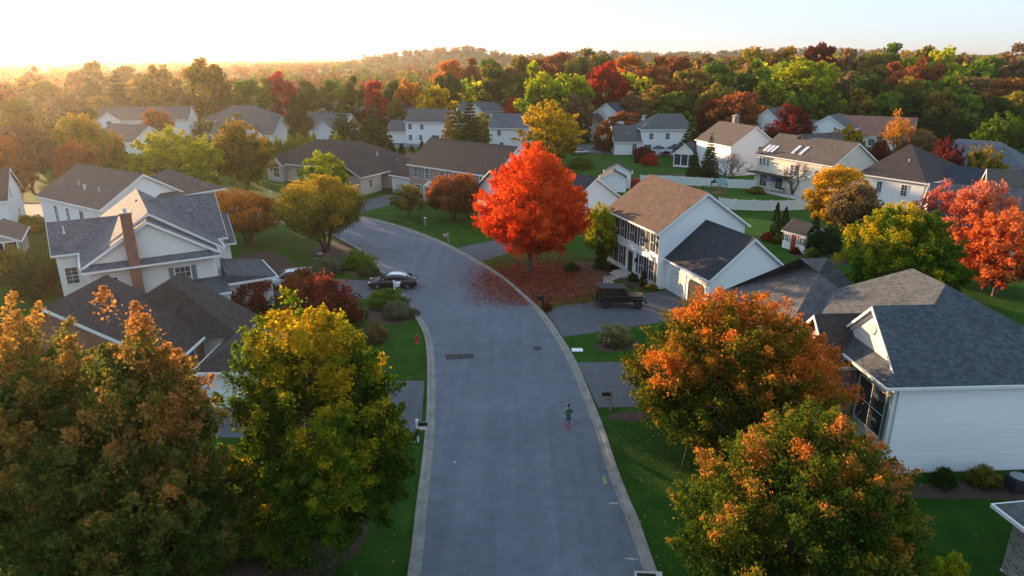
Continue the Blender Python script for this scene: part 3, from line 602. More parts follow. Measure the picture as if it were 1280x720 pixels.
    def garage(s, face, pos, at, w=2.6, h=2.2, m='greydoor', open_=0, z0=0):
        loc = (pos, at, z0) if face in 'SN' else (at, pos, z0)
        f = MB(); f.box(-w/2-.16, -w/2, -.06, .02, 0, h+.16); f.box(w/2, w/2+.16, -.06, .02, 0, h+.16); f.box(-w/2, w/2, -.06, .02, h, h+.16)
        for q in (-1, 1): f.extr([(q*(w/2), h), (q*(w/2-.35), h), (q*w/2, h-.35)], -.058, .015, 'y')
        g = MB()
        if open_: g.box(-w/2, w/2, -.012, .01, 0, h)  # no door here: flat dark panel painted as the shade inside
        else:
            for j in range(4):
                z = h*j/4; g.box(-w/2, w/2, -.03, .01, z+.01, z+h/4-.01)
                for i in range(4): x = -w/2+w*i/4; g.box(x+.07, x+w/4-.07, -.042, -.03, z+.09, z+h/4-.09)
        o = g.build('garage_door', M['inside_shade' if open_ else m], s.e); o.location = loc; o.rotation_euler = (0, 0, FACE[face]); f.build('door_frame', M['trim'], o, fixn=True); return o
    def vent(s, x, y, z, h=.45, r=.06):
        mb = MB(); mb.lathe([(r*1.8, -.25), (r*1.8, .02), (r, .06), (r, h), (r*1.3, h), (r*1.3, h+.05)], (x, y, z), 'z', 10); return mb.build('roof_vent', M['gutter'], s.e)
    def chimney(s, x0, x1, y0, y1, z0, z1, m='redbrick'):
        mb = MB(); mb.box(x0, x1, y0, y1, z0, z1); mb.box(x0-.06, x1+.06, y0-.06, y1+.06, z1, z1+.14)
        o = mb.build('chimney', M[m], s.e); c = MB(); cx, cy = (x0+x1)/2, (y0+y1)/2; c.box(x0-.02, x1+.02, y0-.02, y1+.02, z1+.142, z1+.2); c.lathe([(.14, z1+.2), (.12, z1+.5)], (cx, cy, 0), 'z', 12); c.build('chimney_cap', M['concrete'], o); return o
    def laps(s, face, a0, a1, at, z0, z1, m, per=.17, top=None):      # clapboard courses, each tilted out at its foot
        mb = MB(); z = z0; d = -1 if face in 'SW' else 1
        while z+per <= z1+.001:
            b0, b1 = a0, a1
            if top: f = max(0, (z+per-top[0])/(top[1]-top[0])); h_ = (a1-a0)/2*(1-min(1, f)); c_ = (a0+a1)/2; b0, b1 = c_-h_, c_+h_
            if b1-b0 > .1: mb.extr([(at+d*.002, z), (at+d*.030, z+.004), (at+d*.006, z+per), (at+d*.002, z+per)], b0, b1, 'x' if face in 'SN' else 'y')
            z += per
        return mb.build('siding', M[m], s.e, fixn=True)
    def corner(s, x0, x1, y0, y1, z0, z1, w=.11):
        g = MB()
        for x in (x0, x1):
            for y in (y0, y1): g.box(x-w if x == x1 else x-.02, x+.02 if x == x1 else x+w, y-w if y == y1 else y-.02, y+.02 if y == y1 else y+w, z0, z1)
        each(g, 'corner_board', M['trim'], s.e)
def frame(pa, pb):      # origin pa, x axis towards pb; the y axis runs to the left of it
    return pa, math.atan2(pb[1]-pa[1], pb[0]-pa[0]), math.hypot(pb[0]-pa[0], pb[1]-pa[1])
def simple(name, label, pa, pb, D, ze, rise, axis='x', wall='white', roof='r_grey', wins=(), hip=False, group=None, trim=True, **k):
    O, an, Ln = frame(pa, pb); h = House(name, label, O, an, group=group); 
    h.walls(0, Ln, 0, D, ze, 0 if hip else rise, axis, wall)
    (h.hip if hip else h.gable)(0, Ln, 0, D, ze, rise, axis, roof, **k)
    h.corner(0, Ln, 0, D, -.2, ze)
    for wn in wins: h.win(*wn)
    h.L = Ln; h.D = D; return h
# ------------------------------------------------------------------ colonial with brown roof and garage
O, an, Ln = frame((10.45, 72.0), (13.8, 62.0)); H_ = House('colonial_house', 'large white two-storey colonial with black shutters, brown roof and an attached dark-roofed garage', O, an)
Dp = 9.4; H_.walls(0, Ln, 0, Dp, 5.75, 3.2, 'x', 'white'); H_.gable(0, Ln, 0, Dp, 5.75, 3.2, 'x', 'r_brown', o=.4); H_.corner(0, Ln, 0, Dp, -.2, 5.75, .2)
for i, x in enumerate((1.1, 3.15, 5.3, 7.45, 9.5)):
    H_.win('S', x, 0, 4.35, .95, 1.75, 'black', 2, 1)
    if i != 2: H_.win('S', x, 0, 1.55, .95, 1.95, 'black', 2, 1)
H_.door('S', 5.3, 0, .25, 1.0, 2.15)
mb = MB(); mb.extr([(4.35, 2.75), (5.3, 3.2), (6.25, 2.75)], -.35, .02, 'y'); mb.box(4.4, 4.62, -.12, .02, .1, 2.75); mb.box(5.98, 6.2, -.12, .02, .1, 2.75); mb.build('pediment', M['trim'], H_.e, fixn=True)
mb = MB(); mb.box(4.2, 6.4, -1.5, -.01, -.1, .22); mb.box(4.4, 6.2, -1.9, -1.501, -.1, .11); mb.build('doorstep', M['concrete'], H_.e)
mb = MB(); mb.lathe([(.05, 1.6), (.12, 1.7), (.12, 2.0), (.03, 2.1)], (6.6, -.18, 0), 'z', 8); mb.box(6.56, 6.64, -.2, .0, 1.9, 1.95); mb.build('porch_lamp', M['black'], H_.e)
H_.laps('E', .15, Dp-.15, Ln, 0, 8.7, 'white', .2, (5.75, 8.95))
gx0, gx1, gy0, gy1 = Ln+.004, Ln+7.1, 1.0, 8.8
H_.walls(gx0, gx1, gy0, gy1, 3.2, 3.1, 'x', 'white', name='garage_wall'); H_.gable(gx0, gx1, gy0, gy1, 3.2, 3.1, 'x', 'r_dark', ends=(0, 1), o=.35); H_.corner(gx0+.05, gx1, gy0, gy1, -.2, 3.2, .16)
H_.laps('E', gy0+.15, gy1-.15, gx1, 0, 6.1, 'white', .2, (3.2, 6.3)); H_.garage('S', gx0+1.95, gy0, 2.6, 2.25); H_.garage('S', gx0+5.2, gy0, 2.6, 2.25, open_=1); H_.win('E', 3.1, gx1+.036, 1.5, .9, 1.1)
sheet('path', [H_.e.location.xy[:]]*0 or [(9.2, 65.9), (11.3, 67.2), (11.6, 66.3), (10.0, 64.7), (10.2, 62.0), (9.6, 60.0), (8.6, 60.0), (8.9, 63.0)], .02, M['concrete'])
# ------------------------------------------------------------------ house A: cross-gabled with brick chimney
pa, pb = G(106, 333, 5.45), G(268, 312, 5.45); O, an, Ln = frame(pa, pb)
H_ = House('cross_gable_house', 'cream-sided house with slate cross-gable roof and a tall red brick chimney on its near gable', O, an)
H_.walls(0, Ln, 0, 1.5, 5.45, 3.0, 'y', 'offwhite'); H_.gable(0, Ln, 0, 1.5, 5.45, 3.0, 'y', 'r_slate', ends=(1, 0), o=.3, oe=.35)
H_.walls(.1, Ln+.5, 1.5, 13, 5.5, 3.35, 'y', 'offwhite', name='rear_wall'); H_.gable(.1, Ln+.5, 1.5, 13, 5.5, 3.35, 'y', 'r_slate', o=.45, oe=.5)
mb = MB(); mb.extr([(-.75, 5.02), (-.02, 5.42), (-.02, 5.52), (-.75, 5.12)], -.25, Ln+.25, 'x'); mb.build('pent_roof', M['r_slate'], H_.e, fixn=True)
mb = MB(); mb.box(-.3, Ln+.3, -.86, -.752, 4.98, 5.12); each(mb, 'gutter', M['trim'], H_.e)
H_.corner(0, Ln, 0, 1.4, -.2, 5.0, .2); H_.laps('S', .2, Ln-.2, 0, 2.3, 4.95, 'offwhite', .2); H_.laps('S', .1, Ln-.1, 0, 5.5, 8.3, 'offwhite', .2, (5.45, 8.4)); H_.laps('S', -2.0, -.1, 5.6, .5, 5.3, 'offwhite', .2)
H_.chimney(3.0, 3.8, -.8, -.02, -.3, 9.3)
H_.win('S', 1.3, -.036, 3.5, 1.5, 1.5, None, 2, 1); o = H_.win('S', Ln-2.7, -.036, 3.4, 1.15, 1.9, 'teal', 3, 2)
H_.walls(-2.1, .1, 5.6, 10.4, 5.5, 2.0, 'x', 'offwhite', name='wing_wall'); H_.gable(-2.1, 3.4, 5.6, 10.4, 5.5, 2.0, 'x', 'r_slate', ends=(1, 0))
H_.walls(Ln+.5, Ln+1.5, 4.6, 12.4, 5.5, 3.2, 'x', 'offwhite', name='wing_wall'); H_.gable(4.6, Ln+1.5, 4.6, 12.4, 5.5, 3.15, 'x', 'r_slate', ends=(0, 1))
H_.walls(Ln+1.0, Ln+2.1, 5.5, 10.5, 4.6, 2.0, 'x', 'offwhite', name='bay_wall'); H_.gable(Ln+1.5, Ln+2.3, 5.4, 10.6, 4.7, 2.0, 'x', 'r_slate', ends=(0, 1))
H_.win('S', -1.2, 5.564, 3.4, .9, 1.4); H_.vent(-1.2, 7.0, 6.9)
mb = MB(); mb.extr([(Ln-3.4, 0), (Ln+1.2, 0), (Ln+1.2, .01)], 0, 1, 'y') if 0 else None
# low garage roofs on the right and along the front
H_.walls(Ln+.02, Ln+4.2, -1.2, 4.4, 2.6, 0, 'x', 'offwhite', name='porch_wall')
mb = MB(); mb.add([(Ln+.52, -1.6, 2.6), (Ln+4.6, -1.6, 2.6), (Ln+4.6, 4.5, 2.6), (Ln+.52, 4.5, 2.6), (Ln+.52, -1.6, 3.5), (Ln+4.6, -1.6, 2.75), (Ln+4.6, 4.5, 2.75), (Ln+.52, 4.5, 3.5)], [(3,2,1,0),(4,5,6,7),(0,1,5,4),(1,2,6,5),(2,3,7,6),(3,0,4,7)]); mb.build('porch_roof', M['r_blue'], H_.e, fixn=True)
mb = MB(); mb.box(Ln+.5, Ln+4.7, -1.72, -1.604, 2.55, 2.75); mb.box(Ln+4.604, Ln+4.7, -1.6, 4.5, 2.55, 2.73); each(mb, 'porch_gutter', M['trim'], H_.e)
H_.walls(Ln-4.2, Ln+.4, -2.6, -.02, 2.3, 0, 'x', 'offwhite', name='porch_wall')
mb = MB(); mb.add([(Ln-4.4, -2.9, 2.3), (Ln+.5, -2.9, 2.3), (Ln+.5, -.02, 2.3), (Ln-4.4, -.02, 2.3), (Ln-4.4, -2.9, 2.42), (Ln+.5, -2.9, 2.42), (Ln+.5, -.02, 3.1), (Ln-4.4, -.02, 3.1)], [(3,2,1,0),(4,5,6,7),(0,1,5,4),(1,2,6,5),(2,3,7,6),(3,0,4,7)]); mb.build('porch_roof', M['r_blue'], H_.e, fixn=True)
mb = MB(); mb.box(Ln-4.5, Ln+.5, -3.02, -2.904, 2.25, 2.42); each(mb, 'porch_gutter', M['trim'], H_.e)
# ------------------------------------------------------------------ house B and neighbours on the left
pa, pb = G(49, 244, 5.4), G(126, 261, 5.4)
h = simple('gable_house', 'white house with broad grey-brown gable roof standing behind the chimney house', pa, pb, 10.2, 5.4, 3.0, 'x', 'white', 'r_tan', [('S', 3.6, 0, 3.5, .75, 2.1), ('S', 6.4, 0, 3.5, .75, 2.1), ('S', 9.6, 0, 3.5, .9, 2.2), ('S', 13.2, 0, 3.5, .8, 1.5)])
h.walls(7, 14.6, 10.2, 14.5, 5.4, 0, 'x', 'white'); h.hip(6.5, 14.6, 6.5, 14.5, 5.4, 2.6, 'x', 'r_tan'); h.vent(5.5, 2.2, 6.8); h.vent(7.6, 1.8, 6.5, .6, .12); h.vent(10.6, 1.9, 6.6)
simple('white_house', 'white gabled house with two small dark windows at the far left edge', (-72.5, 74.6), (-60.4, 80.5), 9.5, 5.0, 3.0, 'x', 'white', 'r_dark', [('E', 3.4, 13.46, 5.3, .8, 1.2), ('E', 5.9, 13.46, 2.2, .8, 1.2), ('S', 3, 0, 3.4, .8, 1.2)])
O, an, Ln = frame((-56.5, 69.4), (-53.2, 71.2)); P_ = House('screened_pavilion', 'low grey-roofed screened pavilion with white posts left of the chimney house', O, an, 'pavilion')
P_.gable(0, 3.8, 0, 7.0, 2.5, .95, 'y', 'r_tan', o=.35); mb = MB()
for x in (0, 1.2, 2.5, 3.7):
    for y in (0, 6.9): mb.box(x-.08, x+.08, y-.08, y+.08, 0, 2.5)
for y in (1.7, 3.4, 5.1):
    for x in (0, 3.7): mb.box(x-.07, x+.07, y-.07, y+.07, 0, 2.5)
for y in (0, 6.9): mb.box(.08, 3.62, y-.05, y+.05, .8, .9); mb.box(-.1, 3.8, y-.09, y+.09, 2.3, 2.49)
each(mb, 'post', M['trim'], P_.e); P_.walls(.1, 3.6, .1, 6.8, .75, 0, 'x', 'beige'); mb = MB(); mb.extr([(-.05, 2.5), (1.9, 3.42), (3.85, 2.5)], -.03, .03, 'y'); mb.build('gable_end', M['grey'], P_.e, fixn=True)
mb = MB(); mb.box(.12, 3.58, .12, 6.78, .76, 2.28); mb.build('screen', M['glass'], P_.e)
# ------------------------------------------------------------------ house E: charcoal double-gable, near left
E_ = House('double_gable_house', 'near house with twin charcoal gable roofs and tall teal-framed window by the left driveway', (0, 0), 0)
E_.walls(-35, -21.3, 38.8, 44.9, 3.1, 3.5, 'y', 'redbrick'); E_.gable(-35, -21.3, 38.8, 44.9, 3.1, 3.5, 'y', 'r_char', o=.35)
E_.walls(-29.2, -18.8, 43.4, 46.6, 3.0, 0, 'y', 'beige', name='rear_wall')
mb = MB(); mb.add([(-29.6, 42.9, 3.0), (-18.4, 42.9, 3.0), (-18.4, 46.9, 3.0), (-29.6, 46.9, 3.0), (-23.9, 45.2, 6.4), (-23.9, 46.9, 6.4)], [(3, 2, 1, 0), (0, 1, 4), (1, 2, 5, 4), (2, 3, 5), (3, 0, 4, 5)]); mb.build('rear_roof', M['r_char'], E_.e, fixn=True)
E_.walls(-19.5, -14.2, 38.6, 43.3, 2.5, 0, 'x', 'white', name='garage_wall'); E_.hip(-19.5, -14.2, 38.6, 44.2, 2.5, 1.7, 'y', 'r_char', o=.3)
o = E_.win('E', 41.0, -21.3, 1.75, 1.9, 2.2, None, 2, 1); mb = MB(); mb.box(-1.25, -.98, -.06, .02, -1.45, 1.3); mb.box(.98, 1.25, -.06, .02, -1.45, 1.3); each(mb, 'casing', M['teal'], o)
E_.win('S', -24.4, 38.8, 1.6, 1.3, 1.5)
mb = MB(); mb.box(-20.9, -19.6, 39.6, 43.2, -.05, .9); mb.build('entry_ramp', M['trim'], E_.e)
# ------------------------------------------------------------------ house F: near right, blue-grey hip roof
O = G(1122, 478, 5.4); F_ = House('hip_roof_house', 'large near-right house with blue-grey shingle roof, round gable vent and pale blue siding', O, R(3))
F_.walls(0, 11.4, 0, 11.6, 5.2, 0, 'x', 'white'); F_.laps('S', .22, 11.4, 0, .1, 5.15, 'white', .15)
mb = MB(); t_ = .14; X0, X1, Y0, Y1, z0, zr = -.75, 11.8, -.4, 12.0, 5.2, 9.15
mb.add([(X0, Y0, z0), (X1, Y0, z0), (X1, Y1, z0), (X0, Y1, z0), (X0, Y0, z0+t_), (X1, Y0, z0+t_), (X1, Y1, z0+t_), (X0, Y1, z0+t_), (4.35, 3.9, zr+t_), (4.35, 6.9, zr+t_)], [(3, 2, 1, 0), (0, 1, 5, 4), (1, 2, 6, 5), (2, 3, 7, 6), (3, 0, 4, 7), (4, 5, 8), (5, 6, 9, 8), (6, 7, 9), (7, 4, 8, 9)])
mb.build('main_roof', M['r_blue'], F_.e, fixn=True)
sl = (zr-z0)/4.3; c = 3.0; y0, y1 = -.36, 6.36; za = z0+.035; zt = za+sl*(c-y0)
mb = MB(); mb.extr([(y0, za), (c, zt), (y1, za), (y1, za+t_), (c, zt+t_), (y0, za+t_)], -.12, 4.1, 'x'); mb.build('gable_roof', M['r_blue'], F_.e, fixn=True)
mb = MB(); mb.extr([(.1, 5.3), (c, zt-.08), (5.9, 5.3)], .12, .4, 'x'); g_ = mb.build('gable_wall', M['greydoor'], F_.e, fixn=True)
mb = MB(); mb.lathe([(.33, .05), (.36, .07), (.36, .119)], (0, c, 7.15), 'x', 20); v_ = mb.build('round_vent', M['gutter'], g_)
mb = MB()
for j in range(5): z = 6.93+j*.11; wv = .27*math.sqrt(max(.05, 1-((z-7.15)/.36)**2)); mb.box(.03, .049, c-wv, c+wv, z-.02, z+.02)
mb.build('louvre', M['shutter_grey'], v_)
mb = MB()
for off, dz, th in ((-.17, 0., .045), (.02, -.2, .09)): mb.extr([(y0+.05, za-.10+dz), (c, zt-.10+dz), (y1-.05, za-.10+dz), (y1-.05, za+.09+dz*.5), (c, zt+.09+dz*.5), (y0+.05, za+.09+dz*.5)], off, off+th, 'x')
each(mb, 'rake_board', M['trim'], F_.e, fixn=True)
mb = MB(); mb.box(X0-.12, X0-.004, Y0, Y1, z0-.02, z0+t_-.03); mb.box(X0-.12, X1, Y0-.12, Y0-.004, z0-.02, z0+t_-.03); each(mb, 'gutter', M['gutter'], F_.e)
mb = MB(); mb.box(.12, .20, -.13, -.03, 0, 5.15); mb.box(-.1, .10, -.025, .14, -.2, 5.15); each(mb, 'downpipe', M['trim'], F_.e)
o = F_.win('W', 1.85, 0, 3.1, 2.5, 2.5, None, 2, 1); mb = MB(); mb.box(-1.62, -1.34, -.06, .02, -1.35, 1.3); mb.box(1.34, 1.5, -.06, .02, -1.35, 1.3); each(mb, 'casing', M['teal'], o)
F_.walls(-1.5, -.005, 3.7, 7.5, 4.9, 1.8, 'x', 'pinkbrick', name='brick_wall'); F_.gable(-1.5, 3.2, 3.6, 7.6, 4.9, 1.95, 'x', 'r_char', ends=(1, 0), oe=.35, o=.3); F_.win('W', 5.6, -1.5, 2.6, 1.8, 1.8, None, 2, 1)
F_.walls(-2.6, 4.9, 6.9, 17.2, 4.3, 0, 'x', 'white', name='garage_wall'); F_.hip(-2.6, 4.9, 7.6, 17.0, 4.3, 3.95, 'x', 'r_grey', o=.35)
# house corner with stone veneer, bottom right
O, an, Ln = frame((20.3, 22.4), (22.2, 24.9)); S_ = House('stone_house', 'grey-shingled stone-faced house corner at the bottom right', (20.75, 24.4), R(8))
S_.walls(.35, 9, -9, -.35, 2.9, 0, 'x', 'stone'); S_.hip(.35, 9, -9, -.35, 2.9, 3.0, 'x', 'r_grey', o=.55); S_.corner(.35, 9, -9, -.35, -.1, .1)
# ------------------------------------------------------------------ houses further back
# behind the red maple
h = simple('gable_house', 'white gable-ended house half hidden behind the red maple', (7.0, 85.2), (14.6, 90.8), 12, 3.2, 3.1, 'y', 'white', 'r_dark', [('S', 4.7, 0, 4.9, .01, .01)][:0])
h.walls(-5, -.01, 6, 13, 4.4, 0, 'x', 'white', name='wing_wall'); h.gable(-5, 3.0, 6, 13, 4.4, 2.6, 'x', 'r_dark', ends=(1, 1)); h.walls(-4.9, 2.9, 6.05, 12.95, 4.4, 2.55, 'x', 'white', z0=4.3, name='gable_wall')
# brick house with teal shutters
O, an, Ln = frame(G(578, 213, 5.5) and G(512, 204, 5.5), G(618, 219.5, 5.5))
h = House('brick_front_house', 'two-storey house with pink brick front, teal shutters and brown roof beside the round green tree', O, an)
h.walls(0, Ln, 0, 9.5, 5.5, 3.4, 'x', 'white'); mb = MB(); mb.box(.02, Ln-.02, -.12, -.003, -.2, 5.3); mb.build('brick_front', M['pinkbrick'], h.e)
h.gable(0, Ln, 0, 9.5, 5.5, 3.4, 'x', 'r_char', o=.35)
for x in (1.5, 4.2, 7.6, 10.4, Ln-2.2): h.win('S', x, -.12, 4.3, 1.1, 1.5, 'teal', 3, 2)
for x in (2.0, 9.6, Ln-2.4): h.win('S', x, -.12, 1.6, 1.1, 1.6, 'teal', 3, 2)
h.door('S', 5.8, -.12); mb = MB(); mb.extr([(4.6, 2.7), (5.8, 3.5), (7.0, 2.7)], -1.6, -.13, 'y'); mb.box(4.7, 4.85, -1.55, -1.4, 0, 2.7); mb.box(6.75, 6.9, -1.55, -1.4, 0, 2.7); mb.build('portico', M['trim'], h.e, fixn=True)
h.walls(-6.4, -.01, 1.5, 9.4, 3.0, 0, 'x', 'white', name='garage_wall'); h.gable(-6.4, 1.2, 1.4, 9.4, 3.0, 3.0, 'x', 'r_char', ends=(1, 0)); h.garage('S', -3.4, 1.5, 4.6, 2.2)
# ranch with arched window
O, an, Ln = frame(G(333, 203, 3.1), G(467, 214, 3.1))
h = House('ranch_house', 'sprawling pale ranch house with dark hip roof and arched window gable', O, an)
h.walls(0, Ln, 0, 13, 3.1, 0, 'x', 'beige'); h.hip(0, Ln, 0, 13, 3.1, 3.7, 'x', 'r_char', o=.45)
h.walls(Ln-7, Ln+1.5, -5.6, -.01, 3.0, 0, 'y', 'beige', name='garage_wall'); h.gable(Ln-7, Ln+1.5, -5.6, 6, 3.05, 2.3, 'y', 'r_char', ends=(1, 0)); h.walls(Ln, Ln+6, 2, 10, 2.9, 0, 'x', 'beige', name='wing_wall'); h.hip(Ln-3, Ln+6, 2, 10, 2.95, 2.2, 'x', 'r_char')
h.walls(1.5, 4.6, -.9, -.01, 3.1, 1.4, 'y', 'grey', name='bay_wall'); h.gable(1.5, 4.6, -.9, 3.5, 3.1, 1.4, 'y', 'r_char', ends=(1, 0)); o = h.win('S', 3.05, -.9, 1.65, 1.3, 1.7, None, 2, 1)
mb = MB(); mb.extr([(.65*math.cos(a), .92+.62*math.sin(a)) for a in np.linspace(0, math.pi, 13)], -.02, .0, 'y'); mb.build('fanlight', M['glass'], o, fixn=True)
h.win('S', 7.5, 0, 1.7, 1.2, 1.4); h.win('S', Ln-2.8, -5.6, 1.8, 1.6, 1.3); h.win('E', -3, Ln+1.5, 1.7, .9, 1.3); h.vent(Ln-2, 4, 5.2, .5); h.vent(Ln+2, 4.2, 4.2, .5)
# hazy row on the left
h = simple('long_white_house', 'long two-storey white house lit by the low sun behind the round russet tree', (-109, 184), (-87, 188), 10, 5.5, 2.9, 'x', 'white', 'r_grey', [('S', 18.5, 0, 4.2, 1, 1.4), ('S', 12, 0, 4.2, 1, 1.4), ('S', 3.2, -1.2, 4.6, 1.1, 1.5)])
h.walls(.5, 6, -1.2, -.01, 5.5, 2.0, 'y', 'white', name='bay_wall'); h.gable(.5, 6, -1.2, 5, 5.5, 2.0, 'y', 'r_grey', ends=(1, 0))
simple('gable_house', 'small white gabled house in front of the long white house', (-96, 160), (-84.5, 154.5), 9, 3.4, 3.0, 'x', 'white', 'r_grey', [('E', 4, 12.75, 2, .9, 1.2)])
h = simple('hip_roof_house', 'wide grey hip-roofed house in haze left of the arched-gable white house', (-84, 190), (-66, 186), 12, 5.0, 3.6, 'x', 'beige', 'r_grey', [('S', 15, 0, 3.6, 1.2, 1.4), ('S', 10, 0, 3.6, 1.2, 1.4)], hip=True)
h = simple('low_gable_house', 'low white house with grey roof and small front gable beside the dark oval tree', (-74, 171), (-58.5, 170), 11, 3.3, 3.4, 'x', 'white', 'r_grey', [('S', 1.6, 0, 1.6, .9, 1.4), ('S', 4.2, 0, 1.6, .9, 1.4), ('S', 11, -1, 1.7, 1.6, 1.6)])
h.walls(8.6, 13.4, -1, -.01, 3.3, 2.0, 'y', 'white', name='bay_wall'); h.gable(8.6, 13.4, -1, 4.5, 3.3, 2.0, 'y', 'r_grey', ends=(1, 0))
h = simple('grey_roof_house', 'grey-roofed white house just right of the dark oval tree', (-57, 184), (-44, 182), 11, 3.4, 3.6, 'x', 'white', 'r_grey', [('S', 9, 0, 1.7, 1.1, 1.3), ('S', 3, 0, 1.7, 1.1, 1.3)])
h.walls(6, 11, -2, -.01, 3.4, 2.2, 'y', 'white', name='bay_wall'); h.gable(6, 11, -2, 6, 3.4, 2.2, 'y', 'r_grey', ends=(1, 0))
simple('far_house', 'distant pale house with brown gable roof above the dark oval tree', (-62, 226), (-48, 228), 10, 5.2, 2.8, 'y', 'white', 'r_grey', [('S', 5, 0, 3.8, 1, 1.4), ('S', 9, 0, 3.8, 1, 1.4)])
simple('far_house', 'distant grey house glimpsed just behind the tall pines', (-42, 205), (-29, 203), 10, 5, 3, 'x', 'grey', 'r_grey', [('S', 5, 0, 3.8, 1, 1.4)])
# two-storey white house by the pines, and its neighbours
h = simple('garage_wing_house', 'two-storey white house with lower garage wing right of the tall pines', (-27.4, 180), (-16.8, 177.5), 9, 5.6, 2.8, 'x', 'white', 'r_grey', [('S', 1.2, 0, 4.3, .9, 1.3), ('S', 4.4, 0, 4.3, .9, 1.3), ('S', 1.2, 0, 1.6, .9, 1.3), ('S', 4.0, 0, 1.6, .9, 1.3), ('S', 8.0, 0, 1.4, 2.0, 1.8)])
h.walls(-5.5, -.01, .5, 8.5, 3.0, 2.4, 'x', 'white', name='garage_wall'); h.gable(-5.5, .5, .5, 8.5, 3.0, 2.4, 'x', 'r_grey', ends=(1, 0))
simple('far_white_house', 'two-storey white house with a small low window between the pine and the golden tree', (-5.4, 166), (3.6, 164), 9, 5.4, 2.8, 'x', 'white', 'r_slate', [('S', 2.4, 0, 4.2, .9, 1.2), ('S', 3, 0, 1.4, .9, 1.2)])
h = simple('far_twin_gable_house', 'distant white twin-gabled house above the large pine', (-17, 232), (-3, 236), 9, 4.2, 2.6, 'x', 'white', 'r_slate', [('S', 4, 0, 2.8, 1, 1.2)])
h.walls(2, 7, -2, -.01, 4.2, 2.4, 'y', 'white', name='bay_wall'); h.gable(2, 7, -2, 5, 4.2, 2.4, 'y', 'r_slate', ends=(1, 0))
simple('far_house', 'pale distant house among trees left of the hill foot', (-42, 300), (-28, 302), 10, 5, 3.4, 'x', 'white', 'r_slate')
simple('far_house', 'small pinkish far house in the sun glow at the left', (-118, 200), (-106, 205), 9, 3.4, 2.2, 'x', 'white', 'r_slate')
simple('far_house', 'tiny white house high in the hazy left distance', (-190, 305), (-178, 300), 9, 5, 3, 'x', 'white', 'r_slate')
simple('far_house', 'tiny pale house glinting beneath the left skyline', (-205, 420), (-192, 416), 9, 5, 3, 'x', 'white', 'r_grey')
simple('far_house', 'far pale roof between the rust-coloured trees at left', (-92, 262), (-80, 262), 9, 4, 3, 'x', 'white', 'r_grey')
# angled white house with navy roof behind the golden tree
h = simple('stepped_gable_house', 'narrow white house with stepped gables and navy roof behind the bare tree', (21.5, 191), (28.8, 184), 11, 6.4, 3.2, 'y', 'white', 'r_navy', [('S', 3, 0, 5, 1, 1.4), ('S', 7, 0, 5, 1, 1.4), ('S', 5, 0, 2, 1.4, 1.4)])
h.walls(-1, 5.5, -3.5, -.01, 4.6, 2.2, 'y', 'white', name='wing_wall'); h.gable(-1, 5.5, -3.5, 3, 4.6, 2.2, 'y', 'r_navy', ends=(1, 0))
# patio house with navy umbrellas
h = simple('patio_house', 'white house with grey gable roofs and two navy patio umbrellas behind it', (29.6, 158.2), (41, 158.2), 10, 5.6, 3.1, 'x', 'white', 'r_grey', [('S', 2.1, 0, 4.2, .9, 1.3), ('S', 5.8, 0, 4.2, .9, 1.3), ('S', 1.4, 0, 1.7, 1.6, 1.2), ('S', 8, 0, 1.4, 1.8, 2)], hip=True, inset=4.5, inset2=2)
h.walls(-6.2, -.01, 0, 9, 3.0, 0, 'x', 'white', name='garage_wall'); h.gable(-6.2, .3, 0, 9, 3.0, 3.0, 'x', 'r_grey', ends=(1, 0)); h.win('S', -1.6, 0, 1.4, .9, 2.0); h.vent(-3, 2.2, 4.4, .4, .1)
# screened porch of the chimney-gable house
O = (33.0, 140.5); P_ = House('screened_porch', 'white-gabled screened porch standing on the lawn beside dark conifers', O, R(-30), 'porch')
P_.gable(0, 4.4, 0, 7.5, 2.7, 1.9, 'y', 'r_navy', o=.3); mb = MB(); mb.extr([(0, 2.7), (2.2, 4.55), (4.4, 2.7)], -.03, .05, 'y'); mb.build('gable_end', M['trim'], P_.e, fixn=True)
mb = MB(); mb.box(.1, 4.3, .1, 7.4, .05, 2.6); mb.build('screen', M['glass'], P_.e); mb = MB()
for x in (0, 1.45, 2.9, 4.3):
    mb.box(x-.03, x+.12, -.02, .09, 0, 2.7); mb.box(x-.03, x+.12, 7.4, 7.5, 0, 2.7)
for y in (2.5, 5):
    for x in (0, 4.3): mb.box(x-.03, x+.12, y, y+.12, 0, 2.7)
mb.box(0, 4.4, -.04, .095, 2.55, 2.69); mb.box(0, 4.4, -.03, .085, -.05, .35); each(mb, 'post', M['trim'], P_.e)
# chimney-gable house
h = simple('chimney_house', 'white house with plain gable end, taupe roof and chimney beside the screened porch', (37.2, 139.5), (40.6, 128.2), 9.8, 5.6, 3.3, 'x', 'white', 'r_tan', [('E', 6.4, 11.8, 4.4, .9, 1.7)])
h.chimney(3.0, 3.9, 5.6, 6.6, 7.5, 10.2, 'beige' if 0 else 'stone'); h.walls(-7, -.01, 2, 9, 3.2, 0, 'x', 'white', name='wing_wall'); h.gable(-7, 1, 2, 9, 3.2, 2.6, 'x', 'r_slate', ends=(1, 0))
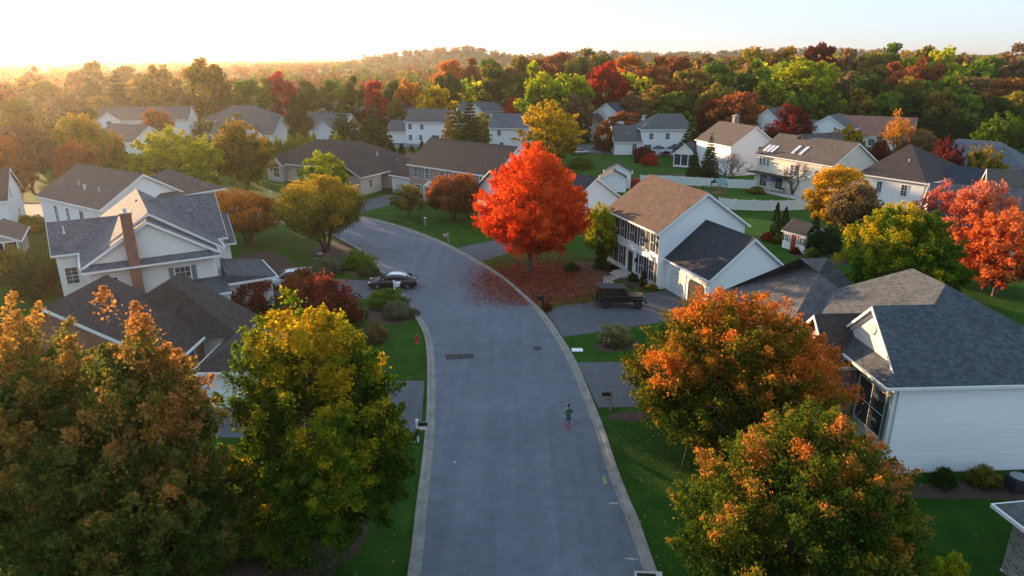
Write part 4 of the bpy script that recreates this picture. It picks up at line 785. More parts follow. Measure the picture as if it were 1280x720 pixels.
# skylight house
pa = (41.9, 117.8); pb = (48.6, 103.9); h = simple('skylight_house', 'long cream house with five skylights in its taupe roof and a blue patio umbrella', pa, pb, 9.6, 5.6, 3.0, 'x', 'cream', 'r_tan', [('S', 1.0, 0, 4.4, .55, 1.2), ('S', 1.8, 0, 4.4, .55, 1.2), ('S', 2.6, 0, 4.4, .55, 1.2), ('S', 7.8, 0, 3.9, .6, 1.6), ('S', 8.7, 0, 3.9, .6, 1.6), ('S', 13.2, 0, 3.6, 1.6, 1.6), ('S', 2, 0, 1.3, 1.5, 1.8), ('S', 5.5, 0, 1.3, 1.5, 1.8)])
for x, z in ((.9, 0), (1.75, 0), (2.6, 0), (6.6, 0), (8.2, 0)):
    mb = MB(); sl = 3.0/4.8; y0, y1 = (.5, 1.9) if x < 3 else (.9, 2.6); mb.add([(x-.28, y0, 5.6+y0*sl+.16), (x+.28, y0, 5.6+y0*sl+.16), (x+.28, y1, 5.6+y1*sl+.16), (x-.28, y1, 5.6+y1*sl+.16), (x-.28, y0, 5.6+y0*sl+.28), (x+.28, y0, 5.6+y0*sl+.28), (x+.28, y1, 5.6+y1*sl+.28), (x-.28, y1, 5.6+y1*sl+.28)], [(3,2,1,0),(4,5,6,7),(0,1,5,4),(1,2,6,5),(2,3,7,6),(3,0,4,7)]); mb.build('skylight', M['lens'], h.e, fixn=True)
mb = MB(); mb.box(-.3, 8, -1.4, -.02, 2.55, 2.7); mb.build('canopy', M['r_dark'], h.e)
h.walls(1.5, 7, 9.61, 13, 5.6, 0, 'x', 'cream'); h.gable(2, 8, 4, 13, 5.9, 3.0, 'y', 'r_tan', ends=(0, 1))
# brown and navy roof house
pa = (48.9, 95.6); pb = (53.6, 88.3); h = simple('brown_hip_house', 'white house under a dark brown and navy hip roof behind the yellow tree', pa, pb, 12.5, 5.6, 3.9, 'x', 'white', 'r_char', [('S', 2.8, 0, 4.3, .7, 1.4), ('S', 6.2, 0, 4.3, .8, 1.4), ('E', 3, 8.7, 4.0, .8, 1.3)], hip=True, inset=3.0, inset2=6.2)
h.vent(4.6, 3.0, 7.6, .4); h.gable(8.0, 15, 3.5, 10.5, 4.6, 2.6, 'x', 'r_navy', ends=(0, 1)); h.walls(8.7, 14.8, 3.6, 10.4, 4.6, 2.5, 'x', 'white', name='wing_wall')
# right edge
h = simple('edge_grey_house', 'grey-roofed white house at the right edge behind the dark red tree', (70.5, 122), (82.5, 109.5), 11, 3.3, 4.2, 'x', 'white', 'r_slate', [('S', 15, 0, 1.8, 1, 1.3), ('S', 12, 0, 1.8, 1, 1.3)], hip=True)
h = simple('salmon_tree_house', 'white house with pale grey roof seen through the salmon-red tree', (47.5, 76.0), (59.5, 70.0), 10, 3.6, 3.3, 'x', 'white', 'r_grey', [('S', 3, 0, 1.8, 1, 1.3)])
h = simple('edge_brown_house', 'cream house with taupe roof cut off by the right edge', (56.2, 79.5), (66, 74.5), 9, 4.9, 3.2, 'x', 'cream', 'r_tan', [('S', 5, 0, 3.4, 1.3, 1.3)])
h = simple('terracotta_house', 'low house with salmon-pink roof beyond the pale birch', (79.6, 171), (94, 163), 11, 3.4, 4.0, 'x', 'white', 'r_pink', [('S', 8, 0, 1.8, 1.4, 1.4)])
simple('white_gable_house', 'tall plain white gable end left of the dark red oval tree', (53.4, 160), (60.6, 153.5), 11, 6.2, 4.0, 'y', 'white', 'r_grey')
h = simple('far_white_house', 'white house with two small gables right of the dark red oval tree', (69, 163), (76, 157.5), 9, 5.6, 2.9, 'y', 'white', 'r_grey'); h.walls(-4, -.01, -1.5, 5, 5.0, 2.2, 'x', 'white', name='wing_wall'); h.gable(-4, 2, -1.5, 5, 5.0, 2.2, 'x', 'r_grey')
# ------------------------------------------------------------------ sheds, fence, play set
O, an, Ln = frame(G(977, 309), G(1005, 317)); h = House('garden_shed', 'small white garden shed with red door and black shutters between arborvitae', O, an, 'shed')
h.walls(0, Ln, 0, 3.0, 2.1, 1.0, 'x', 'white', z0=-.1); h.gable(0, Ln, 0, 3.0, 2.1, 1.0, 'x', 'r_dark', o=.2, oe=.15, t=.1); h.door('S', Ln*.5, 0, .08, .75, 1.75, 'door_red')
h.win('S', Ln*.5-1.0, 0, 1.3, .5, .7, None, 2, 2); h.win('S', Ln*.5+1.0, 0, 1.3, .5, .7, None, 2, 2)
mb = MB()
for x in (-1.42, -.58, .58, 1.42): mb.box(Ln*.5+x-.1, Ln*.5+x+.1, -.05, -.003, .9, 1.7)
each(mb, 'shutter', M['black'], h.e)
O, an, Ln = frame((14.6, 112.5), (18.8, 112.0)); h = House('white_shed', 'little white shed with brown and navy roof on the back lawn', O, an, 'shed'); h.walls(0, Ln, 0, 3.2, 2.2, 1.1, 'y', 'white'); h.gable(0, Ln, 0, 3.2, 2.2, 1.1, 'y', 'r_tan', o=.2, oe=.15, t=.1); h.gable(.8, Ln+.9, 3.4, 6.5, 2.7, 1.2, 'y', 'r_navy', o=.2, oe=.1, t=.1); h.walls(.8, Ln+.9, 3.4, 6.5, 2.7, 1.1, 'y', 'white'); h.door('S', Ln/2, 0, 0, .8, 1.8, 'trim')
def fence(name, label, pts, hh=1.55):
    e = empty(name, (pts[0][0], pts[0][1], 0), 0, label, 'fence'); P = catmull(pts, 50); ox, oy = pts[0]
    s = np.concatenate([[0], np.cumsum(np.linalg.norm(np.diff(P, axis=0), axis=1))]); nn = int(s[-1]/2.4)
    q = np.linspace(0, s[-1], nn+1); px = np.interp(q, s, P[:, 0])-ox; py = np.interp(q, s, P[:, 1])-oy; mb = MB()
    for i in range(nn):
        a = np.array([px[i], py[i]]); b = np.array([px[i+1], py[i+1]]); d = (b-a)/np.linalg.norm(b-a); w_ = np.array([-d[1], d[0]])
        def bar(u0, u1, z0, z1, th):
            c = [a+d*u0-w_*th, a+d*u1-w_*th, a+d*u1+w_*th, a+d*u0+w_*th]; mb.add([(*p, z0) for p in c]+[(*p, z1) for p in c], [(3,2,1,0),(4,5,6,7),(0,1,5,4),(1,2,6,5),(2,3,7,6),(3,0,4,7)])
        Ld = np.linalg.norm(b-a); bar(.07, Ld-.07, .08, .2, .03); bar(.07, Ld-.07, hh-.14, hh-.02, .03)
        k = int(Ld/.16)
        for j in range(k): bar(.09+(Ld-.18)*j/k, .09+(Ld-.18)*(j+1)/k-.012, .2, hh-.14, .012)
        po = MB(); po.box(-.065, .065, -.065, .065, -.1, hh+.04); po.add([(-.085, -.085, hh+.04), (.085, -.085, hh+.04), (.085, .085, hh+.04), (-.085, .085, hh+.04), (0, 0, hh+.13)], [(3,2,1,0),(0,1,4),(1,2,4),(2,3,4),(3,0,4)])
        if i == 0: pm = po.mesh('post', M['vinyl'])
        link('post', pm, None, e, (a[0], a[1], 0), math.atan2(d[1], d[0]))
    mb.build('fence_panel', M['vinyl'], e)
fence('vinyl_fence', 'white vinyl privacy fence running across the back lawns in front of the bare trees', [G(800, 230), G(840, 231), G(905, 235), G(945, 236.5)])
fence('vinyl_fence', 'nearer white vinyl fence curving from the play set towards the garden shed', [G(898, 260), G(915, 262.5), G(955, 264), G(1000, 263), G(1035, 259)])
e = empty('play_set', G(897, 250), R(20), 'wooden backyard play tower with pale green canopy on the fenced lawn', 'play set')
mb = MB()
for x in (-.8, .8):
    for y in (-.8, .8): mb.box(x-.06, x+.06, y-.06, y+.06, 0, 2.6)
for z in (1.2, 1.55, 1.9): mb.box(-.86, .86, -.9, -.86, z, z+.1); mb.box(-.86, .86, .86, .9, z, z+.1); mb.box(.86, .9, -.86, .86, z, z+.1)
mb.box(-.86, .86, -.86, .86, 1.1, 1.19); mb.tube([(-.8, 0, 2.4), (-3.6, 0, 2.4)], .06); mb.tube([(-3.6, 0, 2.4), (-3.9, -1, 0)], .05); mb.tube([(-3.6, 0, 2.4), (-3.9, 1, 0)], .05); mb.build('frame', M['playwood'], e)
mb = MB(); mb.extr([(-1.0, 2.5), (0, 3.35), (1.0, 2.5), (1.0, 2.56), (0, 3.42), (-1.0, 2.56)], -.95, .95, 'x'); mb.build('canopy', M['green_plastic'], e, fixn=True)
mb = MB(); mb.extr([(-.28, 1.2), (.28, 1.2), (.28, 1.26), (-.28, 1.26)], .9, 1.0, 'x'); mb.loft([[(.95, -.28, 1.2), (.95, .28, 1.2), (.95, .28, 1.26), (.95, -.28, 1.26)], [(2.2, -.28, .45), (2.2, .28, .45), (2.2, .28, .51), (2.2, -.28, .51)], [(3.0, -.28, .2), (3.0, .28, .2), (3.0, .28, .26), (3.0, -.28, .26)]]); mb.build('slide', M['green_plastic'], e, fixn=True)
for x in (-1.6, -2.7):
    mb = MB(); mb.box(x-.22, x+.22, -.1, .1, .5, .53); mb.tube([(x-.2, 0, .52), (x-.2, 0, 2.38)], .012, 4); mb.tube([(x+.2, 0, .52), (x+.2, 0, 2.38)], .012, 4); mb.build('swing', M['plastic'], e)
def umbrella(x, y, label, group=None, r=1.5, h=2.5):
    e = empty('patio_umbrella', (x, y, .02), 0, label, 'umbrella', group); mb = MB(); mb.tube([(0, 0, 0), (0, 0, h)], .03, 6); mb.lathe([(.28, 0), (.28, .06), (.08, .12)], n=12); mb.build('pole', M['wood'], e)
    mb = MB(); n = 8; top = (0, 0, h+.05); ring = [(r*math.cos(6.283*i/n), r*math.sin(6.283*i/n), h-.55) for i in range(n)]; lo = [(p[0]*1.0, p[1]*1.0, p[2]-.14) for p in ring]
    mb.add(ring+lo+[top, (0, 0, h-.05)], [(i, (i+1) % n, 2*n) for i in range(n)]+[(i+n, (i+1) % n+n, (i+1) % n, i) for i in range(n)]+[((i+1) % n+n, i+n, 2*n+1) for i in range(n)]); mb.build('canopy', M['navy'], e)
umbrella(32.9, 155.2, 'left of the two navy umbrellas behind the patio house'); umbrella(36.0, 154.9, 'right of the two navy umbrellas behind the patio house'); umbrella(43.2, 113.0, 'single blue umbrella on the patio of the skylight house', None, 1.4)
sheet('patio', [(43, 115.5), (41.5, 112), (45, 104.5), (52, 103), (51, 108)], .03, M['concrete'])
for i, (x, y, l) in enumerate([(44.2, 111.2, 'dark patio table beside the single blue umbrella'), (47.2, 107.0, 'round dark table on the pale patio near the bare tree')]):
    e = empty('patio_table', (x, y, .03), 0, l, 'table'); mb = MB(); mb.lathe([(.6, .7), (.62, .72), (.6, .74)], n=16); mb.build('tabletop', M['plastic'], e)
    for a in range(4): mb = MB(); mb.tube([(.5*math.cos(a*1.57), .5*math.sin(a*1.57), 0), (.35*math.cos(a*1.57), .35*math.sin(a*1.57), .7)], .03, 5); mb.build('leg', M['plastic'], e)
# ------------------------------------------------------------------ vehicles
def wheel(e, x, y, r, wd, rim='rim', name='wheel'):
    o = bpy.data.objects.new(name, None); C.objects.link(o); o.parent = e; o.location = (x, y, r)
    mb = MB(); s = 1 if y > 0 else -1; mb.lathe([(r*.62, -wd/2), (r*.93, -wd/2), (r, -wd*.36), (r, wd*.36), (r*.93, wd/2), (r*.62, wd/2)], axis='y', n=24); mb.build('tyre', M['tyre'], o, True, True)
    mb = MB(); mb.lathe([(r*.63, -wd*.3), (r*.63, wd*.3*1), (r*.56, wd*.33), (r*.5, wd*.22)], axis='y', n=20)
    for k in range(5):
        a = k*1.2566; mb.tube([(0, s*wd*.4, 0), (math.cos(a)*r*.6, s*wd*.42, math.sin(a)*r*.6)], [r*.12, r*.07], 4)
    mb.build('rim', M[rim], o, fixn=True)
def sect(x, w, zb, zt, bulge=.03, n=5):     # rounded box ring in the yz plane
    pts = []
    for sgn in (1, -1):
        pr = [(w*.90, zb), (w, zb+(zt-zb)*.25), (w+bulge*.3, zb+(zt-zb)*.6), (w-.03, zt-(zt-zb)*.12), (w-.12, zt)]
        pts += [(x, sgn*p[0], p[1]) for p in (pr if sgn == 1 else pr[::-1])]
    return pts
def sedan(name, label, loc, rz, paint='carblack', top='carwhite_and_reflection', group=None, suv=False):
    e = empty(name, (loc[0], loc[1], .02), rz, label, 'car', group)
    if suv: st = [(-2.3, .74, .42, .98), (-2.2, .86, .30, 1.06), (-1.5, .92, .24, 1.08), (0, .93, .24, 1.06), (1.2, .92, .24, 1.04), (1.9, .88, .26, .96), (2.25, .76, .34, .82), (2.34, .62, .42, .72)]
    else: st = [(-2.35, .66, .42, .84), (-2.25, .82, .30, .98), (-1.7, .89, .22, 1.0), (-.9, .92, .20, .93), (.3, .92, .20, .91), (1.1, .91, .20, .90), (1.8, .87, .22, .80), (2.2, .76, .28, .68), (2.34, .58, .36, .60)]
    mb = MB(); mb.loft([sect(*s) for s in st]); mb.build('body', M[paint], e, True, True)
    if suv: gl = [(-2.15, .70, 1.05, 1.10), (-1.95, .70, 1.05, 1.62), (-1.0, .72, 1.05, 1.68), (.2, .72, 1.02, 1.64), (.75, .72, 1.0, 1.45), (1.3, .74, .98, 1.02)]
    else: gl = [(-1.95, .66, .90, 1.0), (-1.35, .66, .90, 1.28), (-.75, .64, .90, 1.41), (.0, .63, .90, 1.42), (.5, .65, .90, 1.30), (1.25, .70, .88, .92)]
    def gs(x, w, zb, zt, dw=0, z0=None):
        z0 = zb if z0 is None else z0; w2 = w+.13; k = max(.0, zt-.95)/.5; wt = w-.10*k+dw
        return [(x, w2+dw-.0, z0), (x, wt, zt-.03), (x, wt-.09, zt+dw), (x, -wt+.09, zt+dw), (x, -wt, zt-.03), (x, -w2-dw, z0)]
    mb = MB(); mb.loft([gs(*g) for g in gl]); mb.build('windows', M['carglass'], e, True, True)
    # painted roof and pillars over the glass
    mb = MB(); rf = [g for g in gl if g[3] > 1.2]
    if suv: rf = rf[:3]+[(.45, .72, 1.0, 1.58)]
    mb.loft([[(x, w-.10*max(0, zt-.95)/.5+.012, zt-.045), (x, w-.17, zt+.014), (x, -w+.17, zt+.014), (x, -w+.10*max(0, zt-.95)/.5-.012, zt-.045)] for x, w, zb, zt in rf]); mb.build('car_roof', M[top], e, True, True)
    mb = MB()
    for s in (-1, 1):
        for (x0, z0, x1, z1) in ((gl[-1][0]-.05, .95, gl[-2][0]-.02, gl[-2][3]-.02), (-.35, .95, -.38, gl[3][3]-.05), (gl[0][0]+.1, gl[0][3]-.0, gl[1][0], gl[1][3]-.02)):
            mb.tube([(x0, s*(gl[2][1]+.10), z0), (x1, s*(gl[2][1]+.0), z1)], .03, 5)
    each(mb, 'pillar', M[paint], e)
    for s in (-1, 1):
        mb = MB(); xh = 2.2; mb.box(xh-.12, xh+.06, s*.62-.14, s*.62+.14, .60 if not suv else .68, .72 if not suv else .84); mb.build('headlight', M['lens'], e, bevel=.02)
        mb = MB(); mb.box(-2.36, -2.2, s*.66-.15, s*.66+.15, .72, .88); mb.build('tail_light', M['tail'], e, bevel=.02)
        mb = MB(); mb.box(.75, .9, s*.98-.1, s*.98+.1, .95, 1.06); mb.build('mirror', M[paint], e, bevel=.02)
    mb = MB(); mb.box(-2.38, -2.3, -.25, .25, .5, .62); mb.build('number_plate', M['trim'], e); mb = MB(); mb.box(2.26, 2.35, -.42, .42, .38, .52); mb.build('grille', M['plastic'], e)
    r = .36 if suv else .33
    for x in (-1.42, 1.42):
        for s in (-1, 1): wheel(e, x, s*.80, r, .22)
    return e
sedan('parked_sedan', 'black sedan with sky reflection painted white on its roof, parked nose-in across the left kerb', (-11.5, 62.7), R(182), 'carblack', 'carwhite_and_reflection')  # white roof colour stands in for the reflected sky
sedan('parked_suv', 'white car half hidden by reddish shrubs at the head of the left driveway', (-21.4, 62.9), R(196), 'carwhite_and_reflection', 'carwhite_and_reflection', suv=True)
sedan('distant_sedan', 'silver car on the far street lawn edge right of the golden tree', G(724, 193), R(10), 'carsilver', 'carsilver')
sedan('distant_sedan', 'dark blue car parked on the far street near the grey garage', G(752, 187), R(5), 'carnavy', 'carnavy')
sedan('distant_suv', 'dark car just left of the hedge on the far street', G(762, 184), R(5), 'carblack', 'carblack', suv=True)
def jeep():
    e = empty('off_road_vehicle', (9.7, 57.4, .02), R(-4), 'black boxy off-road vehicle parked in the driveway of the white colonial', 'vehicle')
    mb = MB(); mb.box(-1.95, .75, -.78, .78, .55, 1.16); mb.build('body', M['carblack'], e, bevel=.04)
    mb = MB(); mb.loft([[(.75, -.76, .62), (.75, .76, .62), (.75, .74, 1.15), (.75, -.74, 1.15)], [(1.95, -.60, .62), (1.95, .60, .62), (1.95, .58, 1.08), (1.95, -.58, 1.08)]]); mb.build('bonnet', M['carblack'], e, fixn=True)
    mb = MB(); mb.loft([[(-1.95, -.76, 1.165), (-1.95, .76, 1.165), (-1.93, .68, 1.80), (-1.93, -.68, 1.80)], [(.45, -.76, 1.165), (.45, .76, 1.165), (.25, .68, 1.78), (.25, -.68, 1.78)], [(.72, -.74, 1.165), (.72, .74, 1.165), (.70, .73, 1.18), (.70, -.73, 1.18)]]); mb.build('windows', M['carglass'], e, fixn=True)
    mb = MB(); mb.box(-2.0, .30, -.72, .72, 1.79, 1.86); mb.build('hard_top', M['plastic'], e, bevel=.03); mb = MB()
    for s in (-1, 1):
        for x in (-1.92, -1.0, -.15): mb.tube([(x, s*.775, 1.16), (x, s*.70, 1.80)], .05, 5)
        mb.tube([(.5, s*.76, 1.16), (.28, s*.69, 1.80)], .04, 5)
    each(mb, 'pillar', M['carblack'], e)
    for s in (-1, 1):
        for x in (1.45, -1.35): mb = MB(); mb.extr([(x-.62, .72), (x-.42, .98), (x+.42, .98), (x+.66, .78), (x+.66, .72), (x+.40, .92), (x-.40, .92), (x-.56, .72)], min(s*.70, s*.98), max(s*.70, s*.98), 'y'); mb.build('fender', M['plastic'], e, fixn=True)
        mb = MB(); mb.lathe([(.02, 1.93), (.11, 1.95), (.11, 1.98), (.08, 2.0)], (0, s*.40, .92), 'x', 14); mb.build('headlight', M['lens'], e)
        mb = MB(); mb.box(-2.0, -1.93, s*.68-.07, s*.68+.07, .85, 1.05); mb.build('tail_light', M['tail'], e)
        mb = MB(); mb.box(.5, .6, s*.92-.1, s*.92+.1, 1.2, 1.38); mb.tube([(.55, s*.78, 1.2), (.55, s*.9, 1.25)], .02, 4); mb.build('mirror', M['plastic'], e)
    mb = MB(); mb.box(1.955, 1.99, -.30, .30, .70, 1.05); 
    for k in range(7): mb.box(1.991, 2.005, -.26+k*.078, -.225+k*.078, .74, 1.0)
    mb.build('grille', M['plastic'], e); mb = MB(); mb.box(2.05, 2.25, -.82, .82, .50, .68); mb.build('front_bumper', M['plastic'], e, bevel=.03); mb = MB(); mb.box(-2.2, -1.98, -.76, .76, .50, .66); mb.build('rear_bumper', M['plastic'], e, bevel=.03)
    for x in (-1.35, 1.45):
        for s in (-1, 1): wheel(e, x, s*.80, .40, .27, 'rimdark')
    o = bpy.data.objects.new('spare_wheel', None); C.objects.link(o); o.parent = e; o.location = (-2.12, 0, 1.08)
    mb = MB(); mb.lathe([(.25, -.12), (.37, -.12), (.40, -.08), (.40, .08), (.37, .12), (.25, .12)], axis='x', n=24); mb.build('tyre', M['tyre'], o, True, True)
    return e
jeep()
# ------------------------------------------------------------------ mailboxes, hydrant, small street things
def mailbox(x, y, rz, label, post='trim', box='carblack', h=1.1):
    e = empty('mailbox', (x, y, 0), rz, label, 'mailbox'); mb = MB(); mb.box(-.06, .06, -.06, .06, -.1, h+.28); mb.add([(-.085, -.085, h+.28), (.085, -.085, h+.28), (.085, .085, h+.28), (-.085, .085, h+.28), (0, 0, h+.38)], [(3,2,1,0),(0,1,4),(1,2,4),(2,3,4),(3,0,4)])
    mb.box(.06, .55, -.045, .045, h-.14, h-.05); mb.tube([(.05, 0, h-.5), (.4, 0, h-.13)], .03, 4); each(mb, 'post', M[post], e)
    pr = [(.11*math.cos(a), .12+.10*math.sin(a)) for a in np.linspace(0, math.pi, 9)]+[(-.11, 0), (.11, 0)]
    mb = MB(); mb.extr([(p[0], p[1]+h-.045) for p in pr], .08, .60, 'x'); o = mb.build('letter_box', M[box], e, fixn=True); mb = MB(); mb.box(.3, .33, .112, .125, h+.02, h+.24); mb.box(.22, .33, .112, .125, h+.18, h+.24); mb.build('flag', M['hydrant'], o)
    mb = MB(); mb.box(.1, .5, -.075, .075, h-.30, h-.19); mb.build('newspaper_box', M[post], e); return e
mailbox(-5.45, 34.6, 0, 'white-posted black mailbox by the near left driveway'); mailbox(-11.0, 60.4, R(10), 'white mailbox post right beside the black sedan', 'trim', 'trim')
mailbox(6.2, 38.3, R(180), 'pale-posted black mailbox at the mulch bed right of the walking child', 'wood'); mailbox(2.75, 56.6, R(160), 'dark mailbox post at the end of the colonial driveway', 'carblack', 'carblack')
mailbox(-7.6, 79.0, R(200), 'pale mailbox on the lawn corner left of the red maple', 'wood', 'concrete'); mailbox(-38.0, 106.6, R(-60), 'white mailbox on the lawn in front of the ranch house', 'trim', 'trim')
e = empty('fire_hydrant', (-7.35, 48.9, 0), 0, 'red fire hydrant on the left verge', 'hydrant'); mb = MB(); mb.lathe([(.16, 0), (.16, .06), (.10, .08), (.10, .52), (.13, .54), (.13, .58), (.10, .66), (.03, .72), (.03, .78)], n=14); mb.build('barrel', M['hydrant'], e, True)
for s in (-1, 1): mb = MB(); mb.lathe([(.055, .08*s), (.055, .17*s), (.03, .2*s)], (0, 0, .42), 'x', 10); mb.build('outlet', M['hydrant'], e, fixn=True)
e = empty('utility_pedestal', (-11.5, 88.4, 0), 0, 'small grey-green utility pedestal on the far verge lawn', 'pedestal'); mb = MB(); mb.box(-.14, .14, -.12, .12, -.1, .95); mb.build('cabinet', M['gsage'] if 'gsage' in M else M['green_plastic'], e, bevel=.02); mb = MB(); mb.box(-.16, .16, -.14, .14, .96, 1.1); mb.build('cap', M['trim'], e, bevel=.02)
mb = MB(); mb.box(-.42, .42, -.3, .3, 0, .035); o = mb.build('utility_cover', M['trim'], bevel=.01); o.location = (4.95, 47.6, .01); tag(o, 'flat white utility cover in the grass near the ornamental grass', 'cover')
def patch(name, label, cat, poly, z, m): 
    o = sheet(name, poly, z, m); del o['kind']; return tag(o, label, cat)
mb = MB(); mb.lathe([(.0, 0), (.36, 0), (.36, .012), (.33, .014), (.33, .010), (.0, .010)], n=28)
for i in range(-3, 4): mb.box(-.25, .25, i*.08-.02, i*.08+.02, .0102, .016)
o = mb.build('manhole_cover', M['iron'], fixn=True); o.location = (1.95, 47.9, .014); tag(o, 'round dark manhole cover in the middle of the road', 'manhole')
o = sheet('asphalt_patch', [G(557, 443.5), G(558, 450), G(592.5, 448), G(592.5, 442.5)], .019, plain('asphalt_patch', (.022, .022, .024), .8, var=.3)); 
# storm drain inlet
e = empty('storm_inlet', (5.75, 23.3, 0), R(-4), 'storm drain inlet with dark grate set in the right kerb', 'drain'); mb = MB(); mb.box(-.55, -.45, -.9, .55, -.02, .17); mb.box(.35, .62, -.9, .55, -.02, .19); mb.box(-.45, .35, .45, .55, -.02, .17); mb.box(-.45, .35, -.9, -.8, -.02, .17); mb.build('frame', M['concrete'], e)
mb = MB(); mb.box(-.449, .349, -.799, .449, -.02, .14); g = mb.build('opening_shade', M['inside_shade'], e); mb = MB()  # solid block coloured dark as the shade below the grate
for i in range(9): mb.box(-.44, .34, -.76+i*.14, -.72+i*.14, .141, .165)
mb.build('grate', M['iron'], g)
for i, (u, v, l) in enumerate([(484, 241, 'dark air conditioner beside the pale garage wall of the ranch house'), (437, 240, 'dark utility box at the corner of the ranch house')]):
    x, y = G(u, v); e = empty('air_conditioner', (x, y, 0), 0, l, 'air conditioner'); mb = MB(); mb.box(-.4, .4, -.4, .4, 0, .8); mb.build('housing', M['plastic'], e, bevel=.03); mb = MB(); mb.lathe([(.3, .8), (.32, .83), (.05, .84)], n=14); mb.build('fan_guard', M['iron'], e)
x, y = G(1270, 612); e = empty('air_conditioner', (x, y, 0), R(5), 'dark air conditioner with pale curved rim by the blue siding at the right edge', 'air conditioner'); mb = MB(); mb.box(-.45, .45, -.4, .4, 0, .75); mb.build('housing', M['iron'], e, bevel=.04); mb = MB(); mb.lathe([(.40, .76), (.43, .80), (.38, .82)], n=18); mb.build('fan_guard', M['shutter_grey'], e)
# lawn ornaments near the white gable: landscape rock
mb = MB(); 
rg = np.random.default_rng(5)
def rock(x, y, s, label):
    import bmesh
    bm = bmesh.new(); bmesh.ops.create_icosphere(bm, subdivisions=2, radius=s)
    for v in bm.verts: v.co *= .8+.4*rg.random(); v.co.z *= .55
    me = bpy.data.meshes.new('garden_rock'); bm.to_mesh(me); bm.free(); o = link('garden_rock', me, M['stoneedge']); o.location = (x, y, s*.15); tag(o, label, 'rock')
x, y = G(475, 228); rock(x, y, .55, 'grey rock on the grass left of the sparse green tree'); x, y = G(400, 318); rock(x, y, .35, 'small stone in the mulch under the multi-stem orange tree')
